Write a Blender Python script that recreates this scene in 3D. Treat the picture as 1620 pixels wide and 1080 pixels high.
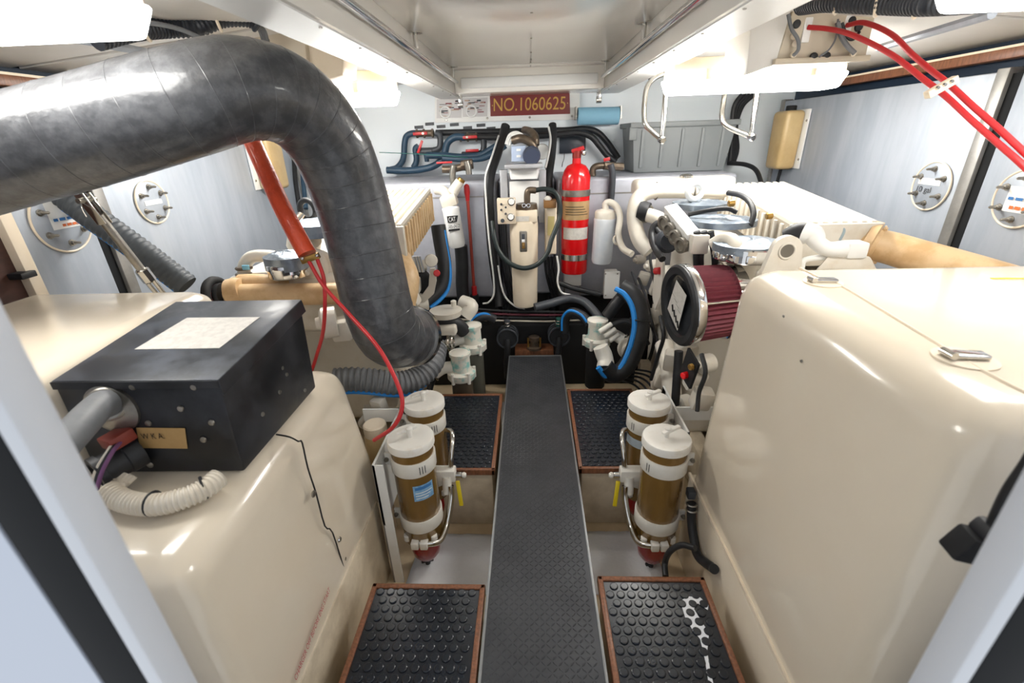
import bpy, bmesh, math, random
from mathutils import Vector, Matrix
random.seed(7)
for o in list(bpy.data.objects): bpy.data.objects.remove(o, do_unlink=True)
SC = bpy.context.scene
COL = SC.collection
# ------------------------------------------------------------------ camera
F_PX = 720.0; CXP, CYP, CAM_H = 810.0, 540.0, 1.3
_f = Vector((28, 325, F_PX)).normalized()                 # photo direction of the fore-aft axis (right, up, forward)
_d = Vector((52, -1557, F_PX)); _d = (_d - _d.dot(_f) * _f).normalized()   # straight down
_u = -_d
_r = Vector((_u[1]*_f[2]-_u[2]*_f[1], _u[2]*_f[0]-_u[0]*_f[2], _u[0]*_f[1]-_u[1]*_f[0]))
if _r[0] < 0: _r = -_r
RW = [Vector((_r[i], _f[i], _u[i])) for i in range(3)]    # world vectors of camera right, up, forward
CAM = Vector((0, 0, CAM_H))
cd = bpy.data.cameras.new('camera'); cam = bpy.data.objects.new('camera', cd); COL.objects.link(cam)
cd.sensor_width = 36.0; cd.lens = 16.0; cd.clip_start = 0.02
m = Matrix.Identity(4)
for i in range(3):
    m[i][0] = RW[0][i]; m[i][1] = RW[1][i]; m[i][2] = -RW[2][i]; m[i][3] = CAM[i]
cam.matrix_world = m
cd.dof.use_dof = True; cd.dof.focus_distance = 2.0; cd.dof.aperture_fstop = 3.5
SC.camera = cam
# ------------------------------------------------------------------ light and exposure
w = bpy.data.worlds.new('World'); SC.world = w; w.use_nodes = True
w.node_tree.nodes['Background'].inputs[0].default_value = (0.92, 0.96, 1.0, 1)
w.node_tree.nodes['Background'].inputs[1].default_value = 0.48
SC.view_settings.view_transform = 'Standard'; SC.view_settings.look = 'None'
SC.view_settings.gamma = 1.0; SC.view_settings.use_curve_mapping = False
SC.view_settings.exposure = 1.08
LAMP_FAR, LAMP_NEAR = 20.0, 9.5      # emission of the fluorescent diffusers (far pair, pair by the door)
# ------------------------------------------------------------------ pixel -> place
def _ray(px, py):
    a, b = (px - CXP) / F_PX, (CYP - py) / F_PX
    return RW[0] * a + RW[1] * b + RW[2]
def PX(px, py, x): r = _ray(px, py); return CAM + r * (x / r[0])
def PY(px, py, y): r = _ray(px, py); return CAM + r * (y / r[1])
def PZ(px, py, z): r = _ray(px, py); return CAM + r * ((z - CAM_H) / r[2])
def PT(px, py, t): return CAM + _ray(px, py) * t
V = Vector
# ------------------------------------------------------------------ materials
def lin(h):
    h = h.lstrip('#'); c = [int(h[i:i+2], 16) / 255 for i in (0, 2, 4)]
    return tuple(x / 12.92 if x <= .04045 else ((x + .055) / 1.055) ** 2.4 for x in c) + (1,)
MATS = {}
def mat(name, col, rough=.5, metal=0.0, var=0.0, vcol=None, vscale=6.0, stretch=(1, 1, 1), bump=0.0, bscale=60.0, bstretch=(1, 1, 1), coat=0.0, trans=0.0, emit=0.0, vmin=.42, vmax=.62, rvar=0.0):
    if name in MATS: return MATS[name]
    M = bpy.data.materials.new(name); M.use_nodes = True; nt = M.node_tree; b = nt.nodes['Principled BSDF']
    c = lin(col) if isinstance(col, str) else col
    b.inputs['Base Color'].default_value = c; b.inputs['Roughness'].default_value = rough; b.inputs['Metallic'].default_value = metal
    b.inputs['Coat Weight'].default_value = coat; b.inputs['Transmission Weight'].default_value = trans
    if emit: b.inputs['Emission Color'].default_value = c; b.inputs['Emission Strength'].default_value = emit
    tc = None
    def coords(st):
        nonlocal tc
        if tc is None: tc = nt.nodes.new('ShaderNodeTexCoord')
        mp = nt.nodes.new('ShaderNodeMapping'); mp.inputs['Scale'].default_value = st
        nt.links.new(tc.outputs['Object'], mp.inputs[0]); return mp
    if var > 0 or rvar > 0:
        n = nt.nodes.new('ShaderNodeTexNoise'); n.inputs['Scale'].default_value = vscale; n.inputs['Detail'].default_value = 6; n.inputs['Roughness'].default_value = .65
        nt.links.new(coords(stretch).outputs[0], n.inputs['Vector'])
        mr = nt.nodes.new('ShaderNodeMapRange'); mr.inputs[1].default_value = vmin; mr.inputs[2].default_value = vmax
        nt.links.new(n.outputs['Fac'], mr.inputs[0])
        if var > 0:
            mul = nt.nodes.new('ShaderNodeMath'); mul.operation = 'MULTIPLY'; mul.inputs[1].default_value = var
            nt.links.new(mr.outputs[0], mul.inputs[0])
            mx = nt.nodes.new('ShaderNodeMix'); mx.data_type = 'RGBA'
            mx.inputs[6].default_value = c; mx.inputs[7].default_value = lin(vcol) if vcol else tuple(x * .5 for x in c[:3]) + (1,)
            nt.links.new(mul.outputs[0], mx.inputs[0]); nt.links.new(mx.outputs[2], b.inputs['Base Color'])
        if rvar > 0:
            ma = nt.nodes.new('ShaderNodeMath'); ma.operation = 'MULTIPLY_ADD'; ma.inputs[1].default_value = rvar; ma.inputs[2].default_value = rough
            nt.links.new(mr.outputs[0], ma.inputs[0]); nt.links.new(ma.outputs[0], b.inputs['Roughness'])
    if bump > 0:
        n = nt.nodes.new('ShaderNodeTexNoise'); n.inputs['Scale'].default_value = bscale; n.inputs['Detail'].default_value = 4
        nt.links.new(coords(bstretch).outputs[0], n.inputs['Vector'])
        bp = nt.nodes.new('ShaderNodeBump'); bp.inputs['Strength'].default_value = bump; bp.inputs['Distance'].default_value = .004
        nt.links.new(n.outputs['Fac'], bp.inputs['Height']); nt.links.new(bp.outputs[0], b.inputs['Normal'])
    MATS[name] = M; return M
cream = mat('cream_gelcoat', '#E3D7C3', .2, 0, .12, '#D3C2A6', 3.0, coat=.4)
cream_floor = mat('bilge_gelcoat', '#DCC9A8', .45, 0, .45, '#B79D75', 5.0)
cream_dirty = mat('bed_gelcoat', '#D8CBB4', .45, 0, .5, '#A08E74', 7.0)
white = mat('white_paint', '#EFEFEC', .4, 0, .1, '#D5D6D4', 4)
wallwhite = mat('bulkhead_white', '#F0F6FA', .45, 0, .1, '#DCE8F0', 3)
ceilwhite = mat('headliner_white', '#F0ECE4', .18, 0, .12, '#E2DACE', 2.5, coat=.3)
ceilside = mat('headliner_side', '#E2DFDA', .4, 0, .25, '#CBC7C0', 4)
alu = mat('brushed_aluminium', '#B4BBC5', .42, .3, .5, '#98A1AE', 2.2, stretch=(3, 3, .5), bump=.05, bscale=40, bstretch=(4, 4, .3), rvar=.15)
alu_post = mat('aluminium_post', '#9C9A97', .45, .6, .4, '#77756F', 12)
alu_tank = mat('aluminium_tank', '#B9BBC4', .4, .4, .4, '#9496A2', 5, rvar=.15)
steel = mat('stainless_steel', '#C9C7C2', .16, 1.0)
steel_dull = mat('dull_steel', '#A7A39B', .35, .9, .4, '#6F685C', 20)
chrome = mat('chrome', '#DADADA', .08, 1.0)
bronze = mat('bronze_fitting', '#77695A', .4, .7, .5, '#4B4238', 25)
brass = mat('brass', '#B08A4A', .3, .8)
black = mat('black_rubber', '#1B1C1E', .5, 0, .4, '#33343A', 8)
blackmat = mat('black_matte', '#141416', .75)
hose_mat = mat('hose_rubber', '#404144', .34, 0, .5, '#67686B', 26.0, bump=.35, bscale=70, coat=.3)
hose_grey = mat('grey_hose', '#75777A', .5, 0, .4, '#55575A', 10)
hose_blue = mat('blue_grey_hose', '#2E4A60', .42, 0, .4, '#1D3040', 8)
blue = mat('blue_stripe', '#1C86D8', .5)
red = mat('red_plastic', '#C3272B', .35)
redcable = mat('red_cable', '#C62A2E', .4, 0, .2, '#96181E', 10)
extred = mat('extinguisher_red', '#D3060E', .2, coat=.4)
sleeve = mat('red_sleeve', '#E2532F', .32, 0, .4, '#C23C20', 20, bump=.6, bscale=120, coat=.3)
engwhite = mat('engine_white', '#DDD7CB', .33, 0, .45, '#C2B296', 9, vmin=.5, vmax=.75)
tan = mat('tan_casting', '#DDBE93', .42, 0, .6, '#B98F5C', 10)
tan_unit = mat('tan_enamel', '#EADCC6', .35, 0, .2, '#D2BC98', 8)
shield = mat('foil_blanket', '#939DA8', .36, .75, .5, '#6B7682', 18, bump=1.0, bscale=38)
amber = mat('amber_canister', '#8A6A36', .22, .25, .35, '#6E5128', 12, stretch=(1, 1, .3), coat=.3)
cap_white = mat('chipped_white', '#E9E6DF', .4, 0, .3, '#CDBCA0', 22, vmin=.55, vmax=.7)
redbowl = mat('red_bowl', '#A80D14', .12, 0, trans=.25, coat=.5)
wood = mat('teak_trim', '#86563A', .4, 0, .7, '#5C3723', 14, stretch=(8, 8, 1.5), bump=.1)
wood_dark = mat('dark_wood', '#4C2F27', .5, 0, .6, '#352019', 10, stretch=(1, 1, 4))
rubber_mat = mat('studded_rubber', '#151A22', .26, 0, .3, '#232A35', 9)
tread = mat('treadplate', '#414347', .38, .4, .45, '#2C2D31', 6, rvar=.12)
tread_edge = mat('treadplate_edge', '#8E9092', .4, .7)
pad = mat('absorbent_pad', '#E4E6EA', .9, 0, .2, '#CFD3DA', 10, bump=.5, bscale=60)
boxblack = mat('black_enamel', '#1C1D20', .3, 0, .6, '#3A3C42', 7, rvar=.2)
boxtop = mat('worn_black_top', '#33363B', .35, .2, .6, '#565B66', 9, rvar=.2)
labelgrey = mat('paper_label', '#CFCBC4', .6, 0, .5, '#B4B0AA', 60)
tape = mat('masking_tape', '#C9A46C', .6, 0, .3, '#B58D55', 20)
ink = mat('ink_black', '#1A1A1A', .6)
redink = mat('ink_red', '#B8384A', .6)
blueink = mat('ink_blue', '#3A78B8', .6)
orangeink = mat('ink_orange', '#E2733A', .6)
paper = mat('white_paper', '#F2F2F0', .6)
signred = mat('sign_red', '#7A221C', .35, 0, .2, '#5E1814', 12)
gold = mat('gold_letter', '#C79A45', .4, .1)
teal = mat('teal_corrosion', '#E0DDD2', .5, 0, .9, '#6FBDB8', 16, vmin=.5, vmax=.62)
pvc = mat('white_pvc', '#E6E3DB', .3, 0, .25, '#CFC7B6', 12)
darkgrey = mat('dark_grey_plastic', '#3E4248', .45)
greybin = mat('grey_tote', '#7F8384', .5, 0, .15, '#6A6E70', 6)
towel = mat('blue_towel', '#8FC1DA', .8, 0, .15, '#7BB1CC', 30)
jug = mat('yellowed_plastic', '#DCC08C', .35, 0, .5, '#C3A06A', 5, trans=.15)
yellow = mat('yellow_lever', '#E8CF1E', .4)
olive = mat('olive_plastic', '#5B5B52', .45)
filt_red = mat('filter_pleat', '#7A3440', .65, 0, .3, '#5A2630', 30)
hullblue = mat('hull_paint', '#26374C', .6, 0, .4, '#18222E', 5)
lampglow = mat('diffuser_glow', '#FFFDF8', .5, emit=LAMP_FAR)
lampglow2 = mat('diffuser_glow_dim', '#FFFDF8', .5, emit=LAMP_NEAR)
frame_alu = mat('door_frame_paint', '#C9CCD2', .4, .1)
door_blue = mat('door_panel', '#BFC6D4', .4)
gasket_gap = mat('gasket_gap_black', '#06090E', .9)
goldplate = mat('gold_label', '#C9A97C', .35, .4, .3, '#A38255', 20)
bracketgrey = mat('grey_bracket', '#BFC0C4', .4, .2, .3, '#96979C', 12)
bluebox = mat('pale_blue_box', '#B4C3DC', .5)
conduit = mat('split_conduit', '#20242C', .5)
loomwhite = mat('white_loom', '#E2DACB', .45, 0, .3, '#BCA98A', 12)
# ------------------------------------------------------------------ mesh builder
class MB:
    def __init__(s): s.v = []; s.f = []
    def add(s, vs, fs):
        o = len(s.v); s.v += [tuple(x) for x in vs]; s.f += [tuple(i + o for i in f) for f in fs]; return s
    def bm(s, b):
        b.verts.index_update(); s.add([v.co.copy() for v in b.verts], [[v.index for v in f.verts] for f in b.faces]); b.free(); return s
    def hexa(s, c, bev=0, seg=2):          # c: 4 bottom (ccw from above), 4 top
        b = bmesh.new(); vs = [b.verts.new(p) for p in c]
        for q in ((3,2,1,0),(4,5,6,7),(0,1,5,4),(1,2,6,5),(2,3,7,6),(3,0,4,7)): b.faces.new([vs[i] for i in q])
        if bev: bmesh.ops.bevel(b, geom=list(b.edges), offset=bev, segments=seg, affect='EDGES', profile=.5, clamp_overlap=True)
        return s.bm(b)
    def box(s, a, c, bev=0, seg=2):
        x0,y0,z0 = a; x1,y1,z1 = c
        return s.hexa([(x0,y0,z0),(x1,y0,z0),(x1,y1,z0),(x0,y1,z0),(x0,y0,z1),(x1,y0,z1),(x1,y1,z1),(x0,y1,z1)], bev, seg)
    def obox(s, c, size, ax, ay, bev=0, seg=2):   # oriented: ax, ay directions
        ax = V(ax).normalized(); ay = V(ay); ay = (ay - ay.dot(ax)*ax).normalized(); az = ax.cross(ay); c = V(c)
        h = [x/2 for x in size]; P = lambda i,j,k: c + ax*(i*h[0]) + ay*(j*h[1]) + az*(k*h[2])
        return s.hexa([P(-1,-1,-1),P(1,-1,-1),P(1,1,-1),P(-1,1,-1),P(-1,-1,1),P(1,-1,1),P(1,1,1),P(-1,1,1)], bev, seg)
    def lathe(s, base, axis, prof, n=28):          # prof: (r, h) along axis
        base = V(base); a = V(axis).normalized(); t = V((0,0,1)) if abs(a.z) < .9 else V((1,0,0))
        e1 = a.cross(t).normalized(); e2 = a.cross(e1); vs = []; fs = []
        for r, h in prof:
            for k in range(n):
                q = 2*math.pi*k/n; vs.append(base + a*h + (e1*math.cos(q) + e2*math.sin(q))*max(r, 1e-5))
        for i in range(len(prof)-1):
            for k in range(n):
                k2 = (k+1) % n; fs.append((i*n+k, i*n+k2, (i+1)*n+k2, (i+1)*n+k))
        if prof[0][0] > 1e-4: fs.append(tuple(range(n)))
        if prof[-1][0] > 1e-4: fs.append(tuple(reversed(range((len(prof)-1)*n, len(prof)*n))))
        return s.add(vs, fs)
    def cyl(s, p0, p1, r, r1=None, n=20, ch=0):
        p0 = V(p0); p1 = V(p1); L = (p1-p0).length; r1 = r if r1 is None else r1
        pr = [(r,0),(r1,L)] if not ch else [(r-ch,0),(r,ch),(r1,L-ch),(r1-ch,L)]
        return s.lathe(p0, p1-p0, pr, n)
    def tube(s, pts, r, n=12, sub=6, rib=None, caps=True):   # smooth sweep; r: number or list; rib: (pitch, depth)
        pts = [V(p) for p in pts]; R = r if isinstance(r, (list, tuple)) else [r]*len(pts)
        if len(pts) > 2 and sub > 1:
            P = [pts[0]*2 - pts[1]] + pts + [pts[-1]*2 - pts[-2]]; path = []; rr = []
            for i in range(1, len(P)-2):
                a,b,c,d = P[i-1:i+3]
                for k in range(sub):
                    t = k/sub
                    path.append(.5*((2*b) + (c-a)*t + (2*a-5*b+4*c-d)*t*t + (3*b-a-3*c+d)*t**3)); rr.append(R[i-1]*(1-t) + R[i]*t)
            path.append(pts[-1]); rr.append(R[-1])
        else: path, rr = pts, R
        if rib:
            L = [0]
            for i in range(1, len(path)): L.append(L[-1] + (path[i]-path[i-1]).length)
            m_ = max(2, int(L[-1]/rib[0]*4)); np_, nr = [], []; j = 0
            for i in range(m_+1):
                q = L[-1]*i/m_
                while j < len(L)-2 and L[j+1] < q: j += 1
                t = (q-L[j])/max(1e-9, L[j+1]-L[j]); np_.append(path[j].lerp(path[j+1], t))
                nr.append((rr[j]*(1-t) + rr[j+1]*t) + (rib[1] if i % 4 in (0,1) else -rib[1]))
            path, rr = np_, nr
        vs = []; fs = []; t0 = (path[1]-path[0]).normalized()
        up = V((0,0,1)) if abs(t0.z) < .9 else V((1,0,0)); e1 = t0.cross(up).normalized()
        for i, p in enumerate(path):
            t = (path[min(i+1,len(path)-1)] - path[max(i-1,0)]).normalized()
            e1 = (e1 - e1.dot(t)*t).normalized(); e2 = t.cross(e1)
            for k in range(n):
                q = 2*math.pi*k/n; vs.append(p + (e1*math.cos(q)+e2*math.sin(q))*rr[i])
        for i in range(len(path)-1):
            for k in range(n):
                k2 = (k+1) % n; fs.append((i*n+k, i*n+k2, (i+1)*n+k2, (i+1)*n+k))
        if caps: fs.append(tuple(reversed(range(n)))); fs.append(tuple(range((len(path)-1)*n, len(path)*n)))
        return s.add(vs, fs)
    def prism(s, poly, vec):
        n = len(poly); vec = V(vec); vs = [V(p) for p in poly] + [V(p)+vec for p in poly]
        return s.add(vs, [tuple(reversed(range(n))), tuple(range(n, 2*n))] + [(i,(i+1)%n,n+(i+1)%n,n+i) for i in range(n)])
    def torus(s, c, axis, R, r, n=28, k=10):
        c = V(c); a = V(axis).normalized(); t = V((0,0,1)) if abs(a.z) < .9 else V((1,0,0)); e1 = a.cross(t).normalized(); e2 = a.cross(e1); vs=[]; fs=[]
        for i in range(n):
            q = 2*math.pi*i/n; d = e1*math.cos(q)+e2*math.sin(q)
            for j in range(k):
                w_ = 2*math.pi*j/k; vs.append(c + d*(R + r*math.cos(w_)) + a*(r*math.sin(w_)))
        for i in range(n):
            for j in range(k): fs.append((i*k+j, ((i+1)%n)*k+j, ((i+1)%n)*k+(j+1)%k, i*k+(j+1)%k))
        return s.add(vs, fs)
    def build(s, name, material, parent=None, ang=40):
        me = bpy.data.meshes.new(name); me.from_pydata(s.v, [], s.f); me.update()
        b = bmesh.new(); b.from_mesh(me); bmesh.ops.recalc_face_normals(b, faces=b.faces); b.to_mesh(me); b.free()
        me.materials.append(material); me.shade_smooth(); me.set_sharp_from_angle(angle=math.radians(ang))
        o = bpy.data.objects.new(name, me); COL.objects.link(o)
        if parent is not None:
            o.parent = parent
            if not parent.get('_local') and parent.type == 'EMPTY': o.location = -parent.location
        return o
def tag(o, label=None, cat=None, group=None, kind=None):
    if label: o['label'] = label
    if cat: o['category'] = cat
    if group: o['group'] = group
    if kind: o['kind'] = kind
    return o
LOCALS = []
def thing(name, loc, label, cat, group=None, local=False):
    o = bpy.data.objects.new(name, None); COL.objects.link(o); o.location = loc; o.empty_display_size = .05
    if local: o['_local'] = 1; LOCALS.append(o)
    return tag(o, label, cat, group)
def struct(o, label): return tag(o, label, None, None, 'structure')
def copy_tree(o, parent=None):
    c = o.copy(); COL.objects.link(c); c.parent = parent
    for ch in o.children: copy_tree(ch, c)
    return c
def text(name, s, origin, U, W, material, parent=None, lift=.0008):   # lettering stretched into the rectangle origin, U wide, W high
    cu = bpy.data.curves.new(name, 'FONT'); cu.body = s; cu.size = 1
    to = bpy.data.objects.new(name, cu); COL.objects.link(to); bpy.context.view_layer.update()
    me = bpy.data.meshes.new_from_object(to.evaluated_get(bpy.context.evaluated_depsgraph_get()))
    bpy.data.objects.remove(to, do_unlink=True)
    origin, U, W = V(origin), V(U), V(W); nrm = U.cross(W).normalized()*lift
    xs = [v.co.x for v in me.vertices]; ys = [v.co.y for v in me.vertices]; x0, x1, y0, y1 = min(xs), max(xs), min(ys), max(ys)
    for v in me.vertices: v.co = origin + U*((v.co.x-x0)/(x1-x0)) + W*((v.co.y-y0)/(y1-y0)) + nrm
    me.materials.clear(); me.materials.append(material); me.name = name
    o = bpy.data.objects.new(name, me); COL.objects.link(o)
    if parent is not None:
        o.parent = parent
        if not parent.get('_local') and parent.type == 'EMPTY': o.location = -parent.location
    return o
def quad(o, U, W, lift=.001):
    o, U, W = V(o), V(U), V(W); n = U.cross(W).normalized()*lift
    m_ = MB(); return m_.prism([o, o+U, o+U+W, o+W], n)
# ================================================================== SETTING
FLZ = -.33; YB = 3.6; XW = 1.7
struct(MB().box((-1.75, .2, FLZ-.05), (1.75, YB+.05, FLZ)).build('floor', cream_floor), 'beige painted bilge floor under the walkway')
struct(MB().box((-1.95, YB, FLZ), (1.95, YB+.05, 1.8)).build('wall_back', wallwhite), 'white bulkhead wall at the far end of the room')
# side tanks form the side walls: aluminium panels with a post and a dark gap between them
def side_wall(sg, name, post_y, label):
    x = XW*sg
    b = MB().box((min(x+sg*.12, x+sg*.16), .3, FLZ), (max(x+sg*.12, x+sg*.16), YB, 1.8)).build(name, hullblue); struct(b, label)
    def pan(y0, y1, zt=1.46):
        return MB().box((min(x, x+sg*.05), y0, FLZ), (max(x, x+sg*.05), y1, zt), .006).build('tank_panel', alu, b)
    pan(post_y+.02, YB-.1); pan(.35 if sg > 0 else 1.45, post_y-.06)
    MB().box((min(x-sg*.012, x+sg*.05), post_y-.02, FLZ), (max(x-sg*.012, x+sg*.05), post_y+.03, 1.47), .004).build('post', alu_post, b)
    MB().box((min(x+sg*.004, x+sg*.05), post_y-.06, FLZ), (max(x+sg*.004, x+sg*.05), post_y-.02, 1.45)).build('gap_shade_strip', gasket_gap, b)  # black strip filling the gap, its shade put into the colour
    MB().box((min(x-sg*.01, x+sg*.05), YB-.13, FLZ), (max(x-sg*.01, x+sg*.05), YB-.09, 1.47), .004).build('post', alu_post, b)
    MB().box((min(x+sg*.0, x+sg*.06), .4, 1.50), (max(x+sg*.0, x+sg*.06), 3.3, 1.535), .004).build('wooden_rail', wood, b)
    MB().box((min(x-sg*.004, x+sg*.0), .4, 1.533), (max(x-sg*.004, x+sg*.06), 3.3, 1.541)).build('rail_edge', tan_unit, b)
    return b
wr = side_wall(1, 'wall_right', 1.93, 'grey aluminium tank wall along the right side')
wl = side_wall(-1, 'wall_left', 1.80, 'grey aluminium tank wall along the left side')
MB().box((-1.74, .4, FLZ), (-1.69, 1.40, 1.46)).build('wood_panel', wood_dark, wl)
MB().box((-1.705, 1.40, FLZ), (-1.66, 1.44, 1.46), .003).build('trim_strip', tan_unit, wl)
MB().box((-1.69, 1.365, .925), (-1.64, 1.415, .945), .003).build('latch_clip', black, wl)
def bars(o, U, W, material, parent, n=5):      # print too small to read: short dashes
    random.seed(3); q = 0; mb = MB()
    while q < .95:
        l = min(random.uniform(.1, .28), 1-q); 
        nn = U.cross(W).normalized()*.003; a = o + U*q + nn; mb.prism([a, a+U*l, a+U*l+W*.6, a+W*.6], nn*.1); q += l + .06
    return mb.build('sticker_print', material, parent)
# hand-hole covers on the tank walls
def handhole(sg, y, z, R, wall, n=6, arc=True):
    x = XW*sg; a = V((-sg, 0, 0))
    p = MB().lathe((x, y, z), a, [(R, 0), (R, .006), (R-.004, .009)], 40).build('handhole_cover', alu, wall)
    MB().torus((x-sg*.006, y, z), a, R+.003, .004, 48, 8).build('sealing_ring', tan_unit, p)
    for k in range(n):
        q = 2*math.pi*(k+.5)/n; c = V((x, y + math.cos(q)*R*.74, z + math.sin(q)*R*.74))
        mb = MB().lathe(c, a, [(.0125,.008),(.0125,.012),(.0085,.0121),(.0085,.022),(.005,.0221),(.005,.042),(.002,.046)], 8)
        mb.build('stud_bolt', steel_dull, p)
    return p
h1 = handhole(1, 2.09, 1.055, .093, wr)
quad(V((1.7, 2.155, 1.06)) + V((-.010,0,0)), (0,-.115,0), (0,0,.026)).build('paper_strip', paper, h1)
text('handwriting', '10 gal', V((1.69, 2.15, 1.022)), (0,-.075,0), (0,0,.03), ink, h1, .002)
h2 = handhole(1, 1.70, 1.05, .093, wr)
st = quad(V((1.69, 1.745, 1.005)), (0,-.16,0), (0,0,.085)).build('sticker', paper, h2)
bars(V((1.689, 1.735, 1.045)), V((0,-.13,0)), V((0,0,.016)), blueink, h2)
bars(V((1.689, 1.72, 1.015)), V((0,-.10,0)), V((0,0,.018)), orangeink, h2)
h3 = handhole(-1, 2.06, 1.08, .088, wl)
quad(V((-1.69, 2.01, 1.07)), (0,.1,0), (0,0,.02)).build('paper_strip', paper, h3)
h4 = handhole(-1, 1.62, 1.07, .105, wl)
quad(V((-1.69, 1.575, 1.045)), (0,.135,0), (0,0,.095)).build('sticker', paper, h4)
bars(V((-1.689, 1.585, 1.073)), V((0,.11,0)), V((0,0,.016)), blueink, h4)
bars(V((-1.689, 1.61, 1.052)), V((0,.085,0)), V((0,0,.015)), orangeink, h4)
# ceiling
ce = struct(MB().box((-1.9, .2, 1.70), (1.9, YB, 1.76)).build('ceiling', ceilside), 'off-white headliner ceiling over the engine room')
MB().box((-.47, .2, 1.688), (.47, 3.12, 1.7), .002).build('hatch_panel', ceilwhite, ce)
MB().box((-.47, 3.125, 1.688), (.47, 3.3, 1.7), .002).build('hatch_panel', ceilwhite, ce)
for py_ in (1.9, 2.35, 2.72, 2.95, 3.06, 3.2):
    MB().lathe((.012, py_, 1.688), (0,0,-1), [(.006,0),(.004,.003)], 8).build('screw', steel_dull, ce)
for i, sg in enumerate((-1, 1)):
    a, b = sorted((sg*.47, sg*.625))
    bm_ = struct(MB().box((a, .2, 1.555), (b, YB, 1.70), .003).build('trim_%d' % (i+1), ceilwhite), 'long boxed ceiling beam %s of the hatch panel' % ('left' if sg < 0 else 'right'))
    a, b = sorted((sg*.482, sg*.618))
    MB().box((a, .2, 1.551), (b, YB-.02, 1.5549)).build('beam_soffit', white, bm_)
    for k in range(9):
        MB().lathe((sg*.495, 1.0+k*.28, 1.551), (0,0,-1), [(.005,0),(.004,.0025)], 8).build('screw', steel_dull, bm_)
    # outboard ceiling panels
    a, b = sorted((sg*.66, sg*1.78))
    x0_, x1_ = sg*.66, sg*1.78
    for y0_, y1_ in ((.25, 1.75), (1.78, YB-.02)):
        q_ = [(x0_,y0_,1.672),(x1_,y0_,1.566),(x1_,y1_,1.566),(x0_,y1_,1.672)]; q_ = q_ if sg > 0 else q_[::-1]
        MB().hexa(q_ + [(x_,y_,1.699) for x_,y_,z_ in q_], .003).build('side_panel', ceilside, ce)
    MB().tube([PY(1390,76,1.95), PY(1570,22,1.45)] if sg > 0 else [PY(260,88,1.75), PY(105,58,1.45)], .012, 8).build('trim_tube', alu, ce)
cb = struct(MB().box((-.47, 3.28, 1.56), (.47, YB, 1.70), .004).build('trim_3', ceilwhite), 'glossy cross beam above the number board')
MB().box((-.43, 3.262, 1.585), (.43, 3.28, 1.645), .008, 3).build('beam_cap', white, cb)
# aft doorway jambs
for i, sg in enumerate((-1, 1)):
    a, b = sorted((sg*.384, sg*.400))
    j = struct(MB().box((a, .268, FLZ), (b, .30, 1.75), .003).build('door_%d' % (i+1), frame_alu), 'pale metal door jamb in the %s foreground' % ('left' if sg < 0 else 'right'))
    a, b = sorted((sg*.400, sg*.453)); MB().box((a, .270, FLZ), (b, .296, 1.75), .005).build('door_gasket', gasket_gap, j)
    a, b = sorted((sg*.453, sg*1.75)); MB().box((a, .27, FLZ), (b, .30, 1.75)).build('door_panel', door_blue, j)
# grab rails under the hatch
for sg in (-1, 1):
    r = thing('grab_rail', (sg*.45, 1.2, 1.62), 'chrome overhead grab rail along the %s edge of the hatch panel' % ('left' if sg < 0 else 'right'), 'grab rail', 'overhead grab rails')
    MB().cyl((sg*.45, .35, 1.618), (sg*.45, 3.22, 1.618), .0125, n=16).build('rail', chrome, r)
    for yy in (.9, 2.13, 3.1):
        MB().cyl((sg*.45, yy, 1.618), (sg*.45, yy, 1.688), .009, n=14).build('stanchion', steel, r)
        MB().lathe((sg*.45, yy, 1.688), (0,0,-1), [(.03,0),(.03,.005),(.012,.009)], 20).build('flange', steel, r)
    # small clip under the beam end
    c = MB().box((sg*.45-.012, 3.33, 1.50), (sg*.45+.012, 3.37, 1.56), .004); c.cyl((sg*.45-.016, 3.35, 1.50), (sg*.45+.016, 3.35, 1.50), .02, n=14)
    tag(c.build('cable_clip', steel), 'small steel clip hanging under the %s end of the cross beam' % ('left' if sg < 0 else 'right'), 'clip', 'clips under the beam ends')
# ------------------------------------------------------------------ fluorescent fixtures
def fixture(name, x0, x1, y0, y1, z0, z1, label):
    t = thing(name, ((x0+x1)/2, (y0+y1)/2, z1), label, 'light', 'ceiling light fixtures')
    MB().box((x0, y0, z0+.055), (x1, y1, z1), .008).build('housing', tan_unit, t)
    d = .012
    MB().hexa([(x0+.008,y0+.01,z0),(x1-.008,y0+.01,z0),(x1-.008,y1-.01,z0),(x0+.008,y1-.01,z0),(x0-d,y0-d,z0+.06),(x1+d,y0-d,z0+.06),(x1+d,y1+d,z0+.06),(x0-d,y1+d,z0+.06)], .012, 3).build('diffuser', lampglow if y0 > 1.5 else lampglow2, t)
    for q in (.2, .8):
        xx = x0 + (x1-x0)*q; MB().box((xx-.012, y0-.016, z0+.045), (xx+.012, y0, z0+.085), .003).build('latch', tan_unit, t)
    MB().box(((x0+x1)/2-.05, (y0+y1)/2-.03, z1), ((x0+x1)/2+.05, (y0+y1)/2+.03, 1.70)).build('mount', steel_dull, t)
fixture('ceiling_light', .60, 1.30, 2.2, 2.36, 1.445, 1.575, 'fluorescent fixture with glowing diffuser beyond the junction box on the right')
fixture('ceiling_light', -1.30, -.60, 2.2, 2.36, 1.445, 1.575, 'fluorescent fixture partly hidden behind the big black hose')
fixture('ceiling_light', -1.45, -.735, .90, 1.04, 1.492, 1.60, 'glowing fluorescent fixture in the upper left corner of the view')
fixture('ceiling_light', .735, 1.45, .90, 1.04, 1.478, 1.60, 'glowing fluorescent fixture in the upper right corner of the view')
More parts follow.
